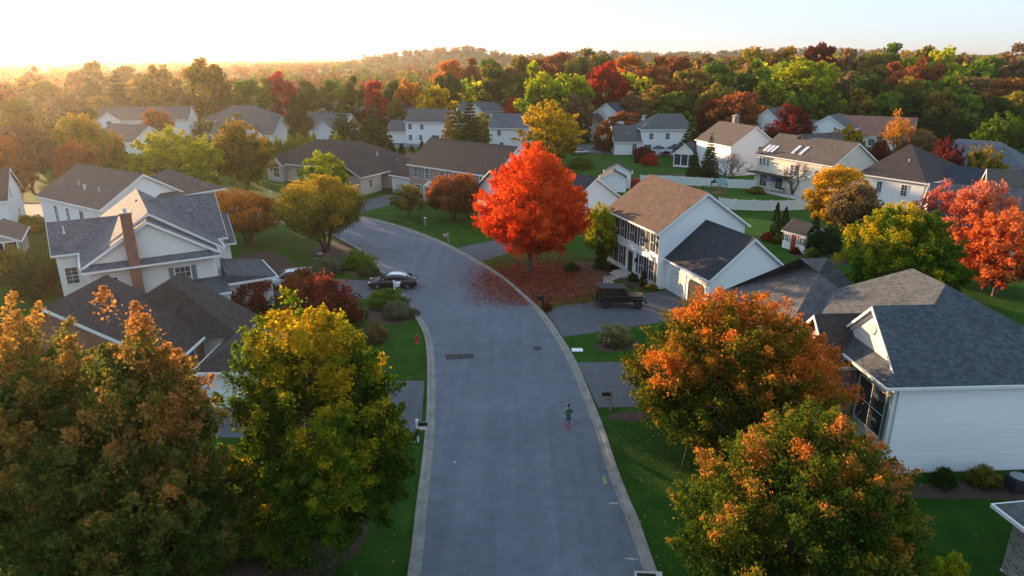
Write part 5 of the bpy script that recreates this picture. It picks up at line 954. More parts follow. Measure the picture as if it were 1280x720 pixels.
# ------------------------------------------------------------------ the child in the road
def person(x, y, rz):
    e = empty('person', (x, y, .013), rz, 'child in patterned blue-green shirt, teal shorts and pink shoes walking on the road', 'person')
    V = [(0, 0, .80), (0, 0, .92), (0, .01, 1.06), (0, .01, 1.20), (0, 0, 1.28), (0, -.015, 1.35), (0, -.02, 1.43), (0, -.01, 1.52)]
    Rd = [(.115, .085), (.105, .075), (.115, .08), (.12, .075), (.05, .05), (.05, .052), (.075, .088), (.055, .062)]
    E = [(i, i+1) for i in range(7)]; R2 = list(Rd)
    def chain(start, pts):
        p = start
        for q, r in pts: V.append(q); R2.append((r, r)); E.append((p, len(V)-1)); p = len(V)-1
        return p
    for s in (-1, 1):
        f = .09*s
        chain(0, [((s*.085, .0, .74), .078), ((s*.09, -.05*s-.02, .44), .052), ((s*.09, f*.9, .30), .050), ((s*.09, f*1.2+.02, .09), .032), ((s*.095, f*1.2-.02, .045), .035), ((s*.10, f*1.2-.13, .03), .026)])
        w_ = chain(3, [((s*.15, .01, 1.20), .048), ((s*.20, .02, 1.08), .042), ((s*.235, .03, .96), .035), ((s*.215, -.07, .80), .026), ((s*.212, -.10, .75), .027)])
        bx, by, bz = s*.212, -.10, .75
        palm = chain(w_, [((bx-.003*s, by-.015, bz-.035), .024)])
        for k in range(4):
            o = (k-1.5)*.017; ln = (.026, .032, .030, .022)[k]; chain(palm, [((bx+.0, by+o-.018, bz-.062), .0085), ((bx-.006*s, by+o-.020, bz-.062-ln), .008), ((bx-.018*s, by+o-.022, bz-.062-ln*1.9), .007)])
        chain(palm, [((bx-.012*s, by-.048, bz-.030), .0095), ((bx-.022*s, by-.062, bz-.055), .008)])
    me = bpy.data.meshes.new('body'); me.from_pydata(V, E, []); o = link('body', me, plain('skin', (.34, .20, .14), .55), e)
    sk = o.modifiers.new('skin', 'SKIN'); sk.use_smooth_shade = True
    for i, r in enumerate(R2): me.skin_vertices[0].data[i].radius = r; me.skin_vertices[0].data[i].use_root = (i == 0)
    sb = o.modifiers.new('sub', 'SUBSURF'); sb.levels = 1; sb.render_levels = 2
    def ring(c, rx, ry, z, n=14, ax=None): return [(c[0]+rx*math.cos(6.283*i/n), c[1]+ry*math.sin(6.283*i/n), z) for i in range(n)]
    m, t, b = mat('patterned_shirt'); tc = N(t, 'ShaderNodeTexCoord'); vo = N(t, 'ShaderNodeTexVoronoi'); vo.inputs['Scale'].default_value = 22; t.links.new(tc.outputs['Object'], vo.inputs[0])
    r = ramp(t, vo.outputs['Color'], [(.25, (.010, .03, .07)), (.5, (.02, .10, .12)), (.75, (.10, .16, .07))]); t.links.new(r.outputs[0], b.inputs['Base Color']); b.inputs['Roughness'].default_value = .9
    mb = MB(); mb.loft([ring((0, 0), .16, .115, .80), ring((0, 0), .15, .11, .90), ring((0, .0), .15, .11, 1.05), ring((0, .01), .17, .105, 1.18), ring((0, .01), .13, .085, 1.255), ring((0, 0), .062, .06, 1.29)])
    for s in (-1, 1): mb.tube([(s*.11, .01, 1.205), (s*.165, .012, 1.19), (s*.21, .02, 1.08), (s*.235, .025, .99)], [.06, .072, .068, .066], 12)
    mb.build('shirt', m, e, True, True)
    mb = MB(); mb.loft([ring((0, 0), .145, .115, .64+.2), ring((0, 0), .155, .12, .74), ring((0, -.005), .16, .12, .68)])
    for s in (-1, 1): mb.loft([ring((s*.08, 0), .088, .10, .74), ring((s*.09, -.015-.02*s), .092, .10, .60), ring((s*.095, -.02-.04*s), .092, .10, .50)])
    mb.build('shorts', plain('teal_shorts', (.015, .13, .17), .85), e, True, True)
    for s in (-1, 1):
        f = .09*s*1.2; mb = MB(); mb.loft([[(s*.10+px*w_, f+yy, max(.0, z)) for px, z in ((-1, .0), (-1, .05*h_), (-.5, .11*h_), (.5, .11*h_), (1, .05*h_), (1, .0))] for yy, w_, h_ in ((.09, .03, .6), (.06, .045, 1.), (-.03, .05, .95), (-.11, .052, .6), (-.17, .03, .35))]); mb.build('shoe', plain('pink_shoe', (.75, .05, .16), .5), e, True, True)
        mb = MB(); mb.tube([(s*.09, f+.02, .10), (s*.09, f*.8+.02, .2)], [.040, .045], 10); mb.build('sock', plain('dark_sock', (.03, .03, .04), .9), e, True, True)
    mb = MB(); mb.lathe([(.045, 1.60), (.085, 1.575), (.098, 1.52), (.097, 1.46), (.08, 1.42), (.03, 1.40)][::-1], (0, .018, 0), 'z', 16); mb.build('hair', plain('dark_hair', (.012, .010, .009), .6), e, True, True)
    hd = plain('eye_white', (.7, .7, .7), .3); 
    for s in (-1, 1): mb = MB(); mb.lathe([(.004, -.012), (.012, -.006), (.012, .006), (.004, .012)], (s*.028, -.088, 1.475), 'y', 8); o = mb.build('eye', M['plastic'], e); mb = MB(); mb.lathe([(.006, -.012), (.02, 0), (.02, .02), (.008, .03)], (s*.078, -.005, 1.465), 'x', 8); mb.build('ear', plain('ear_skin', (.34, .20, .14), .55), e, fixn=True)
    mb = MB(); mb.add([(-.012, -.095, 1.44), (.012, -.095, 1.44), (0, -.118, 1.445), (0, -.098, 1.478)], [(0, 1, 2), (1, 3, 2), (3, 0, 2), (0, 3, 1)]); mb.build('nose', plain('nose_skin', (.34, .20, .14), .55), e, fixn=True); mb = MB(); mb.box(-.022, .022, -.098, -.088, 1.412, 1.42); mb.build('mouth', plain('lips', (.30, .08, .07), .5), e)
    return e
person(3.35, 36.2, R(8)).scale = (.97, .97, .97)
# ------------------------------------------------------------------ trees close to the camera, each with a mesh of its own
protos()
def near(name, u0, u1, vt, y, seed, style, label, k, per, size, z0=.14, shape=.8, rc=(.12, .22), nl=26, kind='round', H=None, lean=(0, 0), dx=0, zs=0, sq=1.):
    x, h = XH((u0+u1)/2, vt, y); h = H or h; dz = y*math.cos(PITCH)+(CAM_H-h*.6)*math.sin(PITCH); r = (u1-u0)/2*dz/FPX
    me, tk = (crown_multi if kind == 'multi' else crown_round)(*((seed, r, h, k, per, size, L[style], 7, z0) if kind == 'multi' else (seed, r, h, k, per, size, z0, shape, rc, None, nl, lean, L[style])))
    e = empty(name, (x+dx, y, zs), 0, label, 'tree'); link('crown', me, None, e); link('trunk', tk, None, e); return e
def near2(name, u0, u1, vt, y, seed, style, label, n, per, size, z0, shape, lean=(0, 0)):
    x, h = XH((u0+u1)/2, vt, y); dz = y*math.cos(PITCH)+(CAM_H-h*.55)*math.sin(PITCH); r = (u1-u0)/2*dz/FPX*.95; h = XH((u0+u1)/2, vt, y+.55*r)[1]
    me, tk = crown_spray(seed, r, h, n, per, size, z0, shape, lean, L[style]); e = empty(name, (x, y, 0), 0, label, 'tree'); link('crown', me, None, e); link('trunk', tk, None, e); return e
near2('maple_tree', -150, 118, 376, 21.5, 11, 'maple_bronze', 'bronze-red topped maple filling the lower left corner', 820, 190, .072, .04, .6)
near2('maple_tree', -14, 262, 370, 20.6, 12, 'maple_bronze', 'tall olive-bronze maple just right of the one in the lower left corner', 1000, 190, .070, .03, .55)
near2('maple_tree', 242, 502, 368, 25.0, 13, 'maple_green', 'large green maple with golden orange top left of the road', 1000, 200, .074, .03, .65)
near2('maple_tree', 790, 1082, 354, 33.5, 14, 'maple_orange', 'broad maple turning bright orange over green, farther of the two near right maples', 950, 190, .080, .08, .7)
near2('maple_tree', 852, 1186, 484, 21.6, 15, 'maple_mix', 'bushy green maple with orange-red tips in the lower right foreground', 1100, 210, .060, .03, .8)
near2('maple_tree', 584, 740, 178, 67.0, 16, 'maple_red', 'brilliant red-orange maple beside the road in the middle of the view', 900, 170, .10, .13, .4)
near2('maple_tree', 1056, 1222, 250, 57.5, 17, 'maple_green', 'rounded green and yellow maple behind the ridge of the blue-grey roof', 700, 150, .10, .08, .6)
near('multi_stem_tree', 342, 456, 224, 75.5, 18, 'olivegold', 'vase-shaped multi-stem tree, green with orange upper right, in the mulch bed by the bend', 170, 360, .10, .30, kind='multi')
ORD8 = ['leftmost', 'second', 'third', 'fourth', 'fifth', 'sixth', 'seventh', 'eighth', 'ninth']
# ------------------------------------------------------------------ middle distance, left of the road
tpx(255, 350, 236, 79, 'multi', 'orange', 'golden orange multi-stem tree right of the slate cross-gable roof')
tpx(158, 274, 160, 103, 'mid', 'yelgreen', 'bright yellow-green rounded tree behind the slate cross-gable roof'); tpx(256, 338, 150, 112, 'mid', 'olivegold', 'gold-tipped olive tree right of the bright yellow-green tree')
tpx(372, 437, 187, 106, 'oval', 'yelgreen', 'round yellow-green tree in front of the ranch house garage'); tpx(352, 387, 114, 172, 'oval', 'dgreen', 'dark oval tree standing between the hazy grey roofs')
tpx(168, 213, 134, 168, 'oval', 'rust', 'round russet tree in front of the long white house'); tpx(105, 162, 163, 110, 'mid', 'olivegold', 'orange-olive tree left of the bright yellow-green tree')
tpx(52, 132, 142, 122, 'mid', 'olivegold', 'broad olive tree with orange patches in the left glow'); tpx(-10, 52, 122, 142, 'mid', 'olive', 'green tree at the left edge below the glowing skyline')
tpx(-20, 60, 146, 112, 'mid', 'brown', 'brownish tree behind the far left white house'); tpx(60, 118, 176, 104, 'mid', 'rust', 'rust-brown tree above the grey-brown gable roof'); tpx(-30, 30, 170, 100, 'mid', 'rust', 'reddish-brown tree peeking over the far left white house')
for i, (u0, u1, vt, y, k, s, l) in enumerate([
 (228, 280, 68, 215, 'far', 'olivegold', 'tall gold-green tree rising highest above the hazy left skyline'), (95, 128, 76, 320, 'far', 'olive', 'round hazy tree on the skyline at far left'), (176, 213, 74, 280, 'far', 'olivegold', 'hazy domed tree left of the tallest skyline tree'),
 (138, 174, 78, 340, 'far', 'olive', 'faint low dome of a tree in the brightest glow'), (28, 52, 84, 330, 'far', 'rust', 'faint rust tree on the left skyline'), (78, 100, 86, 300, 'far', 'rust', 'small orange-brown tree below the left skyline'), (97, 122, 94, 240, 'far', 'dgreen', 'dark narrow tree in the left haze'), (126, 160, 88, 230, 'pine', 'conifer', 'dark conical tree in the left haze'),
 (160, 200, 98, 225, 'far', 'olive', 'olive tree right of the dark conical tree in the haze'), (196, 236, 92, 235, 'far', 'olive', 'hazy green tree tucked below the domed skyline tree'), (284, 332, 93, 215, 'far', 'green', 'dark green tree right of the tallest skyline tree'), (312, 345, 98, 232, 'far', 'olive', 'green tree left of the first far red tree'),
 (40, 78, 98, 235, 'far', 'olive', 'murky tree in the left haze beside the pinkish house'), (0, 40, 95, 240, 'far', 'olivegold', 'pale gold tree at the left edge in the haze'), (-25, 12, 100, 200, 'far', 'rust', 'red-orange tree cut by the left edge in the haze'), (60, 100, 110, 200, 'far', 'brown', 'brown tree above the pinkish far house'),
 (100, 140, 116, 210, 'far', 'olive', 'low olive tree left of the long white house'), (205, 250, 110, 212, 'far', 'brown', 'brown-green tree behind the long white house'), (240, 286, 104, 218, 'far', 'olive', 'green tree behind the hazy hip roof'),
 (331, 366, 86, 236, 'far', 'red', 'far crimson round tree in the haze left of the dark oval tree'), (452, 480, 100, 205, 'far', 'red', 'slim crimson tree leaning above the tall pines'), (366, 396, 96, 250, 'far', 'dgreen', 'dark tree just right of the far crimson round tree'), (395, 430, 94, 218, 'far', 'green', 'green tree left of the slim crimson tree'),
 (425, 456, 96, 225, 'far', 'dgreen', 'dark green tree touching the slim crimson tree on its left'), (478, 500, 98, 228, 'far', 'dgreen', 'dark green tree just right of the slim crimson tree'), (494, 522, 95, 208, 'far', 'orange', 'bright orange tree above the garage-wing house'), (516, 566, 108, 200, 'far', 'gold', 'yellow spreading tree behind the garage-wing house'), (485, 505, 118, 196, 'far', 'olive', 'olive tree below the bright orange tree'),
 (545, 584, 69, 290, 'far', 'orange', 'gold-orange tree on the skyline right of the hill'), (572, 604, 74, 280, 'far', 'rust', 'rusty tree adjoining the gold-orange skyline tree'), (596, 636, 70, 300, 'far', 'green', 'green tree on the skyline before the wooded rise'), (540, 575, 88, 240, 'far', 'dgreen', 'dark tree under the gold-orange skyline tree'), (600, 640, 86, 245, 'far', 'dgreen', 'dark conifer-like tree left of the yellow-green pair'),
 (632, 652, 118, 212, 'far', 'red', 'small crimson tree beside the yellow-green pair'), (632, 668, 62, 260, 'far', 'olive', 'olive tree rising behind the yellow-green pair'), (645, 700, 80, 188, 'far', 'yelgreen', 'taller pale yellow-green tree of the pair above the golden tree'), (684, 742, 88, 200, 'far', 'yelgreen', 'broader lime-green tree of the pair above the golden tree'),
 (738, 788, 73, 232, 'far', 'red', 'big deep crimson tree in front of the woods'), (775, 792, 80, 240, 'spruce', 'conifer', 'dark spire right of the deep crimson tree'), (765, 806, 68, 262, 'far', 'orange', 'orange tree behind the deep crimson tree'), (700, 738, 112, 182, 'far', 'brown', 'brown thinning tree behind the golden tree'),
 (758, 806, 136, 176, 'far', 'rust', 'rust-topped green tree left of the patio house roof'), (798, 848, 108, 200, 'far', 'olive', 'olive tree with reddish top behind the patio house'), (840, 884, 116, 205, 'far', 'dgreen', 'deep green tree behind the chimney of the patio house'), (780, 800, 112, 190, 'far', 'brown', 'pale brown bushy tree right of the stepped gables')]):
    tpx(u0, u1, vt, y, k, s, l)
tpx(640, 734, 126, 142, 'mid', 'gold', 'large golden yellow tree above the red maple'); tpx(733, 758, 138, 168, 'bare', 'purple', 'leafless grey tree before the stepped white gables'); tpx(744, 766, 150, 160, 'far', 'rust', 'small rusty tree beside the stepped white gables')
tpx(400, 452, 137, 150, 'pine', 'pine', 'left one of the two tall pines behind the ranch house'); tpx(438, 494, 130, 142, 'pine', 'pine', 'right and brighter one of the two tall pines behind the ranch house')
tpx(552, 622, 125, 150, 'spruce', 'pine', 'large dark pine behind the brick-front house'); tpx(546, 580, 128, 154, 'pine', 'pinegold', 'gold-tinted conifer on the left flank of the large dark pine')
tpx(530, 600, 214, 91, 'multi', 'rust', 'rusty brown tree in front of the brick-front house'); tpx(485, 532, 226, 93, 'sparse', 'olive', 'thin green tree in front of the brick-front garage')
tpx(726, 778, 254, 70.5, 'mid', 'yelgreen', 'slender yellow-green tree at the corner of the white colonial')
for i in range(7): tpx(480+i*13, 497+i*13, 176+3*(i % 3), 137-i*1.2, 'column', 'conifer', ORD8[i]+' small dark evergreen from the left in the row behind the ranch house', 'evergreens in a row behind the ranch house')
for i in range(8): tpx(318+i*15, 342+i*15, 166+5*(i % 2), 146-i, 'shrub', 'green', ORD8[i]+' green shrub from the left in the hedge behind the ranch house', 'hedge shrubs behind the ranch house')
# right of the road
for (u0, u1, vt, y, k, s, l) in [
 (846, 888, 142, 146, 'spruce', 'conifer', 'dark conifer hiding the corner of the patio house'), (876, 904, 166, 124, 'spruce', 'conifer', 'dark conifer right beside the screened porch'), (858, 882, 182, 122, 'spruce', 'conifer', 'shorter conifer touching the screened porch'),
 (872, 910, 118, 168, 'far', 'dred', 'dark purplish-brown tree behind the chimney house'), (902, 962, 108, 160, 'far', 'rust', 'large rust-topped tree between the white gables'), (962, 1024, 127, 134, 'oval', 'dred', 'dark red oval tree behind the skylight house'), (940, 1068, 75, 205, 'mid', 'lime', 'huge spreading green tree with yellow crown top at the wood edge'),
 (1034, 1090, 156, 126, 'mid', 'olivegold', 'orange and green tree behind the skylight house gable'), (1086, 1116, 176, 122, 'shrub', 'dred', 'dark plum bush right of the orange and green tree'), (1104, 1152, 138, 126, 'sparse', 'orange', 'sparse pale orange birch in front of the terracotta roof'), (1120, 1182, 154, 124, 'sparse', 'brown', 'tan thinning tree right of the pale orange birch'),
 (1160, 1212, 174, 100, 'mid', 'dred', 'dusky red tree over the navy roof'), (1204, 1262, 184, 98, 'mid', 'olivegold', 'olive-orange tree right of the dusky red tree'), (1222, 1300, 140, 135, 'mid', 'green', 'mixed green tree at the right edge before the conifer belt'),
 (1012, 1096, 204, 86, 'oval', 'gold', 'dense golden tree left of the brown and navy roof'), (1040, 1112, 232, 80, 'multi', 'brown', 'tan feathery tree in front of the dense golden tree'),
 (1148, 1220, 226, 76, 'sparse', 'red_sparse', 'thin pinkish-red tree in front of the pale grey roof'), (1196, 1282, 214, 70, 'sparse', 'red_sparse', 'open salmon-red tree with visible branches at the right'), (1206, 1330, 262, 60, 'mid', 'salmon', 'dense red-orange tree at the right edge below the salmon-red one'),
 (975, 1018, 198, 110, 'baremulti', 'purple', 'purplish bare multi-stem tree by the pale patio'), (890, 938, 192, 119, 'baremulti', 'dred', 'dark bare brushy tree in front of the chimney house'), (1012, 1030, 212, 108, 'baremulti', 'brown', 'small bare tree just right of the purplish bare one')]:
    tpx(u0, u1, vt, y, k, s, l)
for i in range(9): tpx(1146+i*11, 1172+i*11, 132+4*(i % 3)+i, 162-i*1.5, 'spruce', 'conifer', ORD8[i]+' dark conifer from the left in the belt before the right-hand woods', 'conifer belt before the right-hand woods')
# woods on the right, individually
wood = [(800,842,72,250,'rust'),(838,872,66,255,'rust'),(862,896,64,300,'brown'),(880,920,78,228,'green'),(896,940,64,320,'brown'),(922,962,52,290,'olivegold'),(930,968,76,222,'green'),(955,985,62,300,'brown'),(968,1004,54,280,'olivegold'),(1012,1046,54,270,'dred'),(1046,1084,52,275,'brown'),(1078,1112,58,262,'olive'),
 (1100,1140,56,268,'green'),(1136,1170,54,290,'olive'),(1144,1178,68,232,'rust'),(1150,1200,60,250,'yelgreen'),(1188,1222,62,300,'brown'),(1222,1262,64,255,'green'),(1250,1285,56,300,'brown'),(1268,1310,66,250,'brown'),(808,850,92,215,'rust'),(846,886,86,220,'olive'),(1046,1080,82,225,'brown'),(1070,1110,88,215,'dgreen'),(1098,1140,80,222,'rust'),(1130,1166,92,205,'olive'),
 (1164,1204,92,205,'green'),(1186,1226,94,215,'olive'),(1212,1252,90,210,'brown'),(1240,1288,92,205,'rust'),(1060,1096,112,190,'olive'),(1092,1124,112,186,'green'),(1120,1162,108,188,'dgreen'),(1156,1194,112,182,'olive'),(1190,1232,112,180,'green'),(1230,1270,116,176,'dgreen'),(1264,1310,106,178,'olive'),(820,856,112,200,'green'),(884,916,100,196,'olive'),(905,945,92,205,'dgreen'),
 (655,690,66,300,'rust'),(685,720,60,330,'rust'),(712,748,62,320,'olive'),(742,776,64,310,'olive'),(780,812,74,290,'olive'),(600,634,82,262,'olive'),(640,672,92,232,'dgreen'),(1010,1044,70,240,'olive')]
CN = {'rust': 'rust-orange', 'brown': 'tan-brown', 'green': 'mid-green', 'olivegold': 'gold-tinged', 'dred': 'dark maroon', 'olive': 'olive', 'yelgreen': 'yellow-green', 'dgreen': 'deep green'}
TH = [(700, 'above the golden tree'), (800, 'above the stepped white gables'), (870, 'behind the patio house'), (945, 'behind the chimney house'), (1062, 'beyond the huge spreading green tree'), (1130, 'above the terracotta roof'), (1200, 'behind the conifer belt'), (1400, 'near the right edge')]
seen = {}; ORD = ['', 'first', 'second', 'third', 'fourth', 'fifth']
for i, (u0, u1, vt, y, s) in enumerate(wood):
    um = (u0+u1)/2; th = [n_ for q, n_ in TH if um < q][0]; row = 'on the skyline of the woods' if vt < 75 else ('midway up the woods' if vt < 100 else 'at the wood edge')
    key = (s, row, th); seen.setdefault(key, []).append(i); 
    z = float(terr(XH(um, vt, y)[0], y))
    e = tpx(u0-6, u1+6, vt, y, 'far', s, (f'{CN[s]} tree {row}, {th}' if um < 1130 or row[0] != 'o' else f'{CN[s]} skyline tree {th}, {int(um/1280*100)}% across the photo'), 'trees of the right-hand woods', z)
    if len(seen[key]) > 1: e['label'] = f'{ORD[len(seen[key])]} {CN[s]} tree from left {row}, {th}'
# ------------------------------------------------------------------ shrubs and small plantings
def sh(u, v, wpx, hm, kind, style, label, group=None):
    x, y = G(u, v); dz = y*math.cos(PITCH)+CAM_H*math.sin(PITCH); return plant(x, y+wpx/2*dz/FPX*.5, wpx/2*dz/FPX, hm, kind, style, label, group)
for a in [(443, 338, 56, 1.7, 'shrub', 'green', 'spreading juniper beside the left kerb above the black sedan'), (460, 346, 34, 1.0, 'shrub', 'pine', 'low clipped shrub between juniper and black sedan'), (405, 345, 50, 1.9, 'shrub', 'gsage', 'pale grey-green shrub next to the spreading juniper'),
 (480, 385, 58, 1.5, 'shrub', 'green', 'bright green shrub just below the black sedan'), (498, 399, 44, 1.3, 'shrub', 'gsage', 'grey-green rounded shrub at the kerb below the black sedan'), (463, 430, 44, 1.6, 'shrub', 'brown', 'brownish round shrub at the edge of the left lawn strip'), (515, 396, 22, .7, 'shrub', 'gsage', 'tiny shrub touching the left kerb'),
 (770, 434, 56, 1.5, 'shrub', 'grassy', 'big clump of ornamental grass between the right driveways'), (305, 392, 76, 3.2, 'shrub', 'dred', 'dark red-brown shrub right of the twin charcoal gables'), (400, 418, 118, 4.0, 'shrub', 'dred', 'wide rusty-purple shrub behind the golden-topped green maple'), (372, 372, 60, 2.6, 'shrub', 'rust', 'reddish shrub hiding the white car'),
 (46, 372, 96, 4.0, 'shrub', 'dgreen', 'dark evergreen shrub left of the slate cross-gable house'), (76, 356, 56, 3.8, 'shrub', 'green', 'fresh green shrub against the slate cross-gable house'), (6, 352, 70, 3.6, 'shrub', 'olive', 'olive shrub at the far left edge'), (232, 372, 34, 1.8, 'shrub', 'conifer', 'dark shrub below the brick chimney wall'), (28, 292, 54, 2.2, 'shrub', 'olivegold', 'orange-tinged bush below the far left white house'),
 (1183, 612, 34, 1.2, 'shrub', 'dgreen', 'dark rounded shrub against the pale blue siding'), (1234, 612, 46, 1.1, 'shrub', 'olive', 'spiky brown-green shrub against the pale blue siding near the right edge'), (1193, 735, 44, 1.6, 'shrub', 'yelgreen', 'small yellow-green bush on the lawn at the bottom right'),
 (948, 243, 26, 1.1, 'shrub', 'olive', 'round low bush by the fence near the single blue umbrella'), (805, 196, 32, 2.2, 'shrub', 'dred', 'burgundy shrub under the navy umbrellas'), (828, 193, 46, 2.0, 'shrub', 'dred', 'long dark burgundy hedge shrub right of the navy umbrellas'), (790, 190, 16, 2.0, 'shrub', 'red', 'small red shrub by the patio house back door'), (777, 193, 12, 1.2, 'shrub', 'green', 'little green shrub at the patio house garage wall'),
 (814, 208, 24, 2.4, 'shrub', 'red', 'round crimson shrub on the back lawn'), (798, 204, 12, 2.3, 'shrub', 'dred', 'narrow crimson shrub left of the round crimson one'), (795, 236, 22, 2.0, 'shrub', 'red_sparse', 'pinkish bush beside the little white shed'), (762, 236, 22, 1.8, 'shrub', 'gsage', 'pale bush in front of the little white shed'), (762, 190, 18, 2.2, 'shrub', 'dgreen', 'dark hedge beside the patio house garage'),
 (728, 212, 36, 2.2, 'shrub', 'green', 'green shrub on the back lawn behind the red maple'), (716, 340, 26, .9, 'shrub', 'dgreen', 'low dark shrub at the foot of the slender yellow-green tree'), (752, 338, 24, 1.0, 'shrub', 'dgreen', 'low dark shrub left of the colonial front walk'), (792, 352, 16, .9, 'shrub', 'conifer', 'low shrub left of the cone by the colonial front'), (816, 364, 20, .7, 'shrub', 'olive', 'low olive shrub at the colonial corner by the driveway'), (684, 390, 12, .8, 'shrub', 'dred', 'small reddish shrub beside the dark mailbox post'),
 (975, 306, 22, 1.1, 'shrub', 'dgreen', 'round shrub left of the garden shed'), (995, 318, 16, .9, 'shrub', 'dred', 'reddish low shrub before the garden shed door'), (1018, 326, 28, 1.3, 'shrub', 'dgreen', 'round dark shrub right of the garden shed'), (962, 302, 20, 1.2, 'shrub', 'dred', 'dark plum shrub left of the arborvitae pair'), (993, 280, 10, .7, 'shrub', 'brown', 'tiny brown bush behind the garden shed'),
 (345, 222, 30, 1.3, 'shrub', 'green', 'low shrub under the arched window of the ranch house'), (365, 224, 26, 1.1, 'shrub', 'green', 'second low shrub along the ranch house front'), (1040, 320, 40, 3.4, 'shrub', 'conifer', 'tall dark evergreen mass behind the round shrub of the garden shed'),
 (300, 660, 110, 1.6, 'shrub', 'dgreen', 'dark shrub in the shade between the two nearest left maples'), (340, 705, 90, 1.3, 'shrub', 'green', 'shaded green shrub at the bottom edge below the golden-topped maple'), (250, 640, 80, 1.5, 'shrub', 'dred', 'dark reddish shrub in the gap between the near left maples'), (405, 712, 60, .9, 'shrub', 'gsage', 'low pale spiky plant at the bottom edge left of the kerb'), (275, 705, 90, 1.5, 'shrub', 'olive', 'olive shrub at the bottom edge left of the kerb')]: sh(*a)
def cone(u, v, wpx, hpx, style, label):
    x, y = G(u, v); dz = y*math.cos(PITCH)+CAM_H*math.sin(PITCH); plant(x, y, wpx/2*dz/FPX, XH(u, v-hpx, y)[1], 'column', style, label)
cone(967, 300, 13, 48, 'conifer', 'left arborvitae of the pair beside the garden shed'); cone(978, 302, 15, 44, 'conifer', 'right arborvitae of the pair beside the garden shed'); cone(1014, 318, 19, 48, 'conifer', 'arborvitae hiding the right end of the garden shed')
cone(940, 372, 15, 34, 'conifer', 'largest of three small arborvitae at the colonial garage'); cone(950, 370, 13, 30, 'conifer', 'middle of three small arborvitae at the colonial garage'); cone(962, 362, 11, 22, 'conifer', 'smallest of three arborvitae at the colonial garage'); cone(804, 358, 11, 22, 'conifer', 'clipped green cone in front of the colonial downstairs windows')
cone(750, 335, 16, 40, 'dgreen', 'dark upright evergreen at the left corner of the colonial')
# ------------------------------------------------------------------ leaf litter (stuff)
def litter(name, pts, size, matl, seed, z=.02):
    rng = np.random.default_rng(seed); n = len(pts); P = np.concatenate([pts, np.full((n, 1), z)+rng.random((n, 1))*.03], 1)
    nn = unit(np.array((0, 0, 1.))+rng.normal(size=(n, 3))*.3); a = unit(np.cross(nn, rng.normal(size=(n, 3)))); b = np.cross(nn, a); s = size*(.6+.7*rng.random(n))[:, None]
    o = link(name, leaf_mesh(name, P, a*s, b*s*.7, .35+.4*rng.random(n), rng.random(n), matl)); tag(o, kind='stuff'); return o
rg = np.random.default_rng(3)
c = np.concatenate([rg.normal(size=(26000, 2))*np.array((3.3, 3.7))+np.array((3.0, 64.4)), rg.normal(size=(3000, 2))*np.array((2.4, 3.6))+np.array((.2, 62.5))]); c = c[(c[:, 1] > 56.6+rg.random(len(c))*1.2) & (c[:, 0] > -5.5+2*rg.random(len(c)))]
litter('fallen_red_leaves', c, .085, leafm('fallen_leaf_red', (.16, .045, .032), (.30, .080, .052), (.40, .15, .08)), 1)
eg = [RE[rg.integers(30, len(RE)-60, 900)]+rg.normal(size=(900, 2))*.35+(-.12, 0), LE[rg.integers(30, len(LE)-60, 600)]+rg.normal(size=(600, 2))*.3]
c = np.concatenate([rg.normal(size=(1500, 2))*(4.5, 6)+(9.5, 31), rg.normal(size=(1100, 2))*(3.5, 7)+(-9, 34), rg.random((1200, 2))*(22, 40)+(8, 66), rg.random((900, 2))*(16, 26)+(-28, 62)]+eg)
litter('scattered_leaves', c, .05, leafm('fallen_leaf_tan', (.20, .13, .05), (.32, .18, .07), (.42, .25, .10)), 2, .03)
# ------------------------------------------------------------------ distant woods (stuff)
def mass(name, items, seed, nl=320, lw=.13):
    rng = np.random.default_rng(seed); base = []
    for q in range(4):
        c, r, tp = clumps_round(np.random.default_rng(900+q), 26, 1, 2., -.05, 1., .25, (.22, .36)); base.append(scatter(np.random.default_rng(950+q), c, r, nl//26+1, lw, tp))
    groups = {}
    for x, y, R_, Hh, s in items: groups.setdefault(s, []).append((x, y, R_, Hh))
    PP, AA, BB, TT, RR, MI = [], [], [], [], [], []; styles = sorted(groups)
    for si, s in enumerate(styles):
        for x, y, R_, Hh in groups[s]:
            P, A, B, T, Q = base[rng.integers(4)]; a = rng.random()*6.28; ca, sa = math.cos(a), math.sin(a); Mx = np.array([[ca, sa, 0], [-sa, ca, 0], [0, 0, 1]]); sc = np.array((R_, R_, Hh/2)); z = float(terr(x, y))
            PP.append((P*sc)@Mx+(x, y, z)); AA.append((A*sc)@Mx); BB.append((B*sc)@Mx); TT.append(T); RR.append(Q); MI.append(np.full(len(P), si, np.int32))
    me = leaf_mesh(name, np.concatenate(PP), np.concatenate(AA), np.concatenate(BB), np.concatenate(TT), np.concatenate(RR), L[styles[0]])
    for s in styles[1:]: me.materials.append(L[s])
    me.polygons.foreach_set('material_index', np.concatenate(MI)); o = link(name, me); tag(o, kind='stuff'); return o
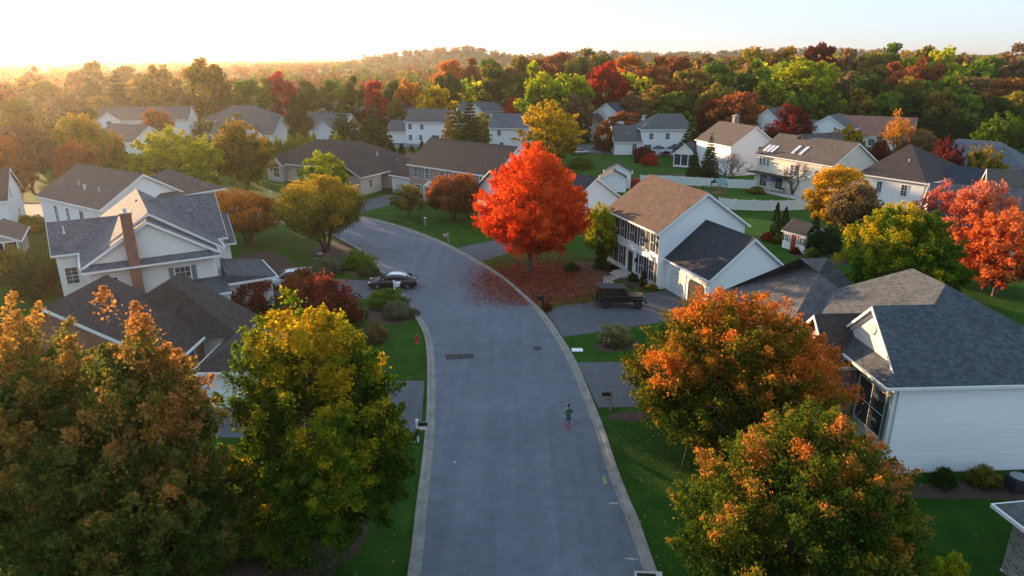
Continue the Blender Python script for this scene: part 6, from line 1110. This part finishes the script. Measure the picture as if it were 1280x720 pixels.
rg = np.random.default_rng(77); items = []; ST = ['rust', 'brown', 'olive', 'green', 'dgreen', 'olivegold', 'olive', 'brown', 'green', 'yelgreen', 'green', 'olive', 'orange', 'olivegold', 'lime']
def fill(n, y0, y1, t0, t1, hmin, hmax, w_=ST):
    for _ in range(n):
        y = y0+(y1-y0)*rg.random(); x = y*(t0+(t1-t0)*rg.random()); hh = hmin+(hmax-hmin)*rg.random(); items.append((x, y, hh*(.42+.2*rg.random()), hh, w_[rg.integers(len(w_))]))
fill(230, 235, 420, .16, .95, 15, 21); fill(420, 400, 900, .05, .95, 14, 20); fill(150, 245, 400, -.10, .16, 9, 15); fill(200, 270, 480, -.95, -.1, 8, 13, ['olive', 'olivegold', 'rust', 'green', 'brown']); fill(420, 480, 1100, -.98, .05, 9, 15, ['olive', 'olivegold', 'rust', 'green', 'brown'])
fill(70, 190, 250, .28, .95, 9, 13, ['dgreen', 'olive', 'green', 'brown'])
fill(1300, 1100, 1800, -.35, .75, 9, 13, ['olive', 'brown', 'dgreen', 'rust', 'olive']); fill(350, 1100, 2600, -1., -.2, 11, 16)
mass('distant_woods', items, 5)
# understorey between the middle-distance gardens
items = []
for _ in range(150):
    y = 185+50*rg.random(); x = y*(-.95+1.35*rg.random()); hh = 3+5*rg.random(); items.append((x, y, hh*.55, hh, ['dgreen', 'olive', 'green', 'brown'][rg.integers(4)]))
mass('undergrowth', items, 6, 200, .2)
# ------------------------------------------------------------------ air
mb = MB(); mb.box(-6100, 6100, -6100, 6100, -1.5, 100); o = mb.build('haze', None) if 0 else None
me = bpy.data.meshes.new('haze'); me.from_pydata(mb.v, [], mb.f); m = bpy.data.materials.new('haze_air'); m.use_nodes = True; t = m.node_tree; t.nodes.clear()
out = t.nodes.new('ShaderNodeOutputMaterial'); pv = t.nodes.new('ShaderNodeVolumePrincipled'); pv.inputs['Color'].default_value = (.95, .88, .76, 1); pv.inputs['Density'].default_value = .00012; pv.inputs['Anisotropy'].default_value = .72
t.links.new(pv.outputs[0], out.inputs['Volume']); o = link('haze', me, m); tag(o, kind='stuff')
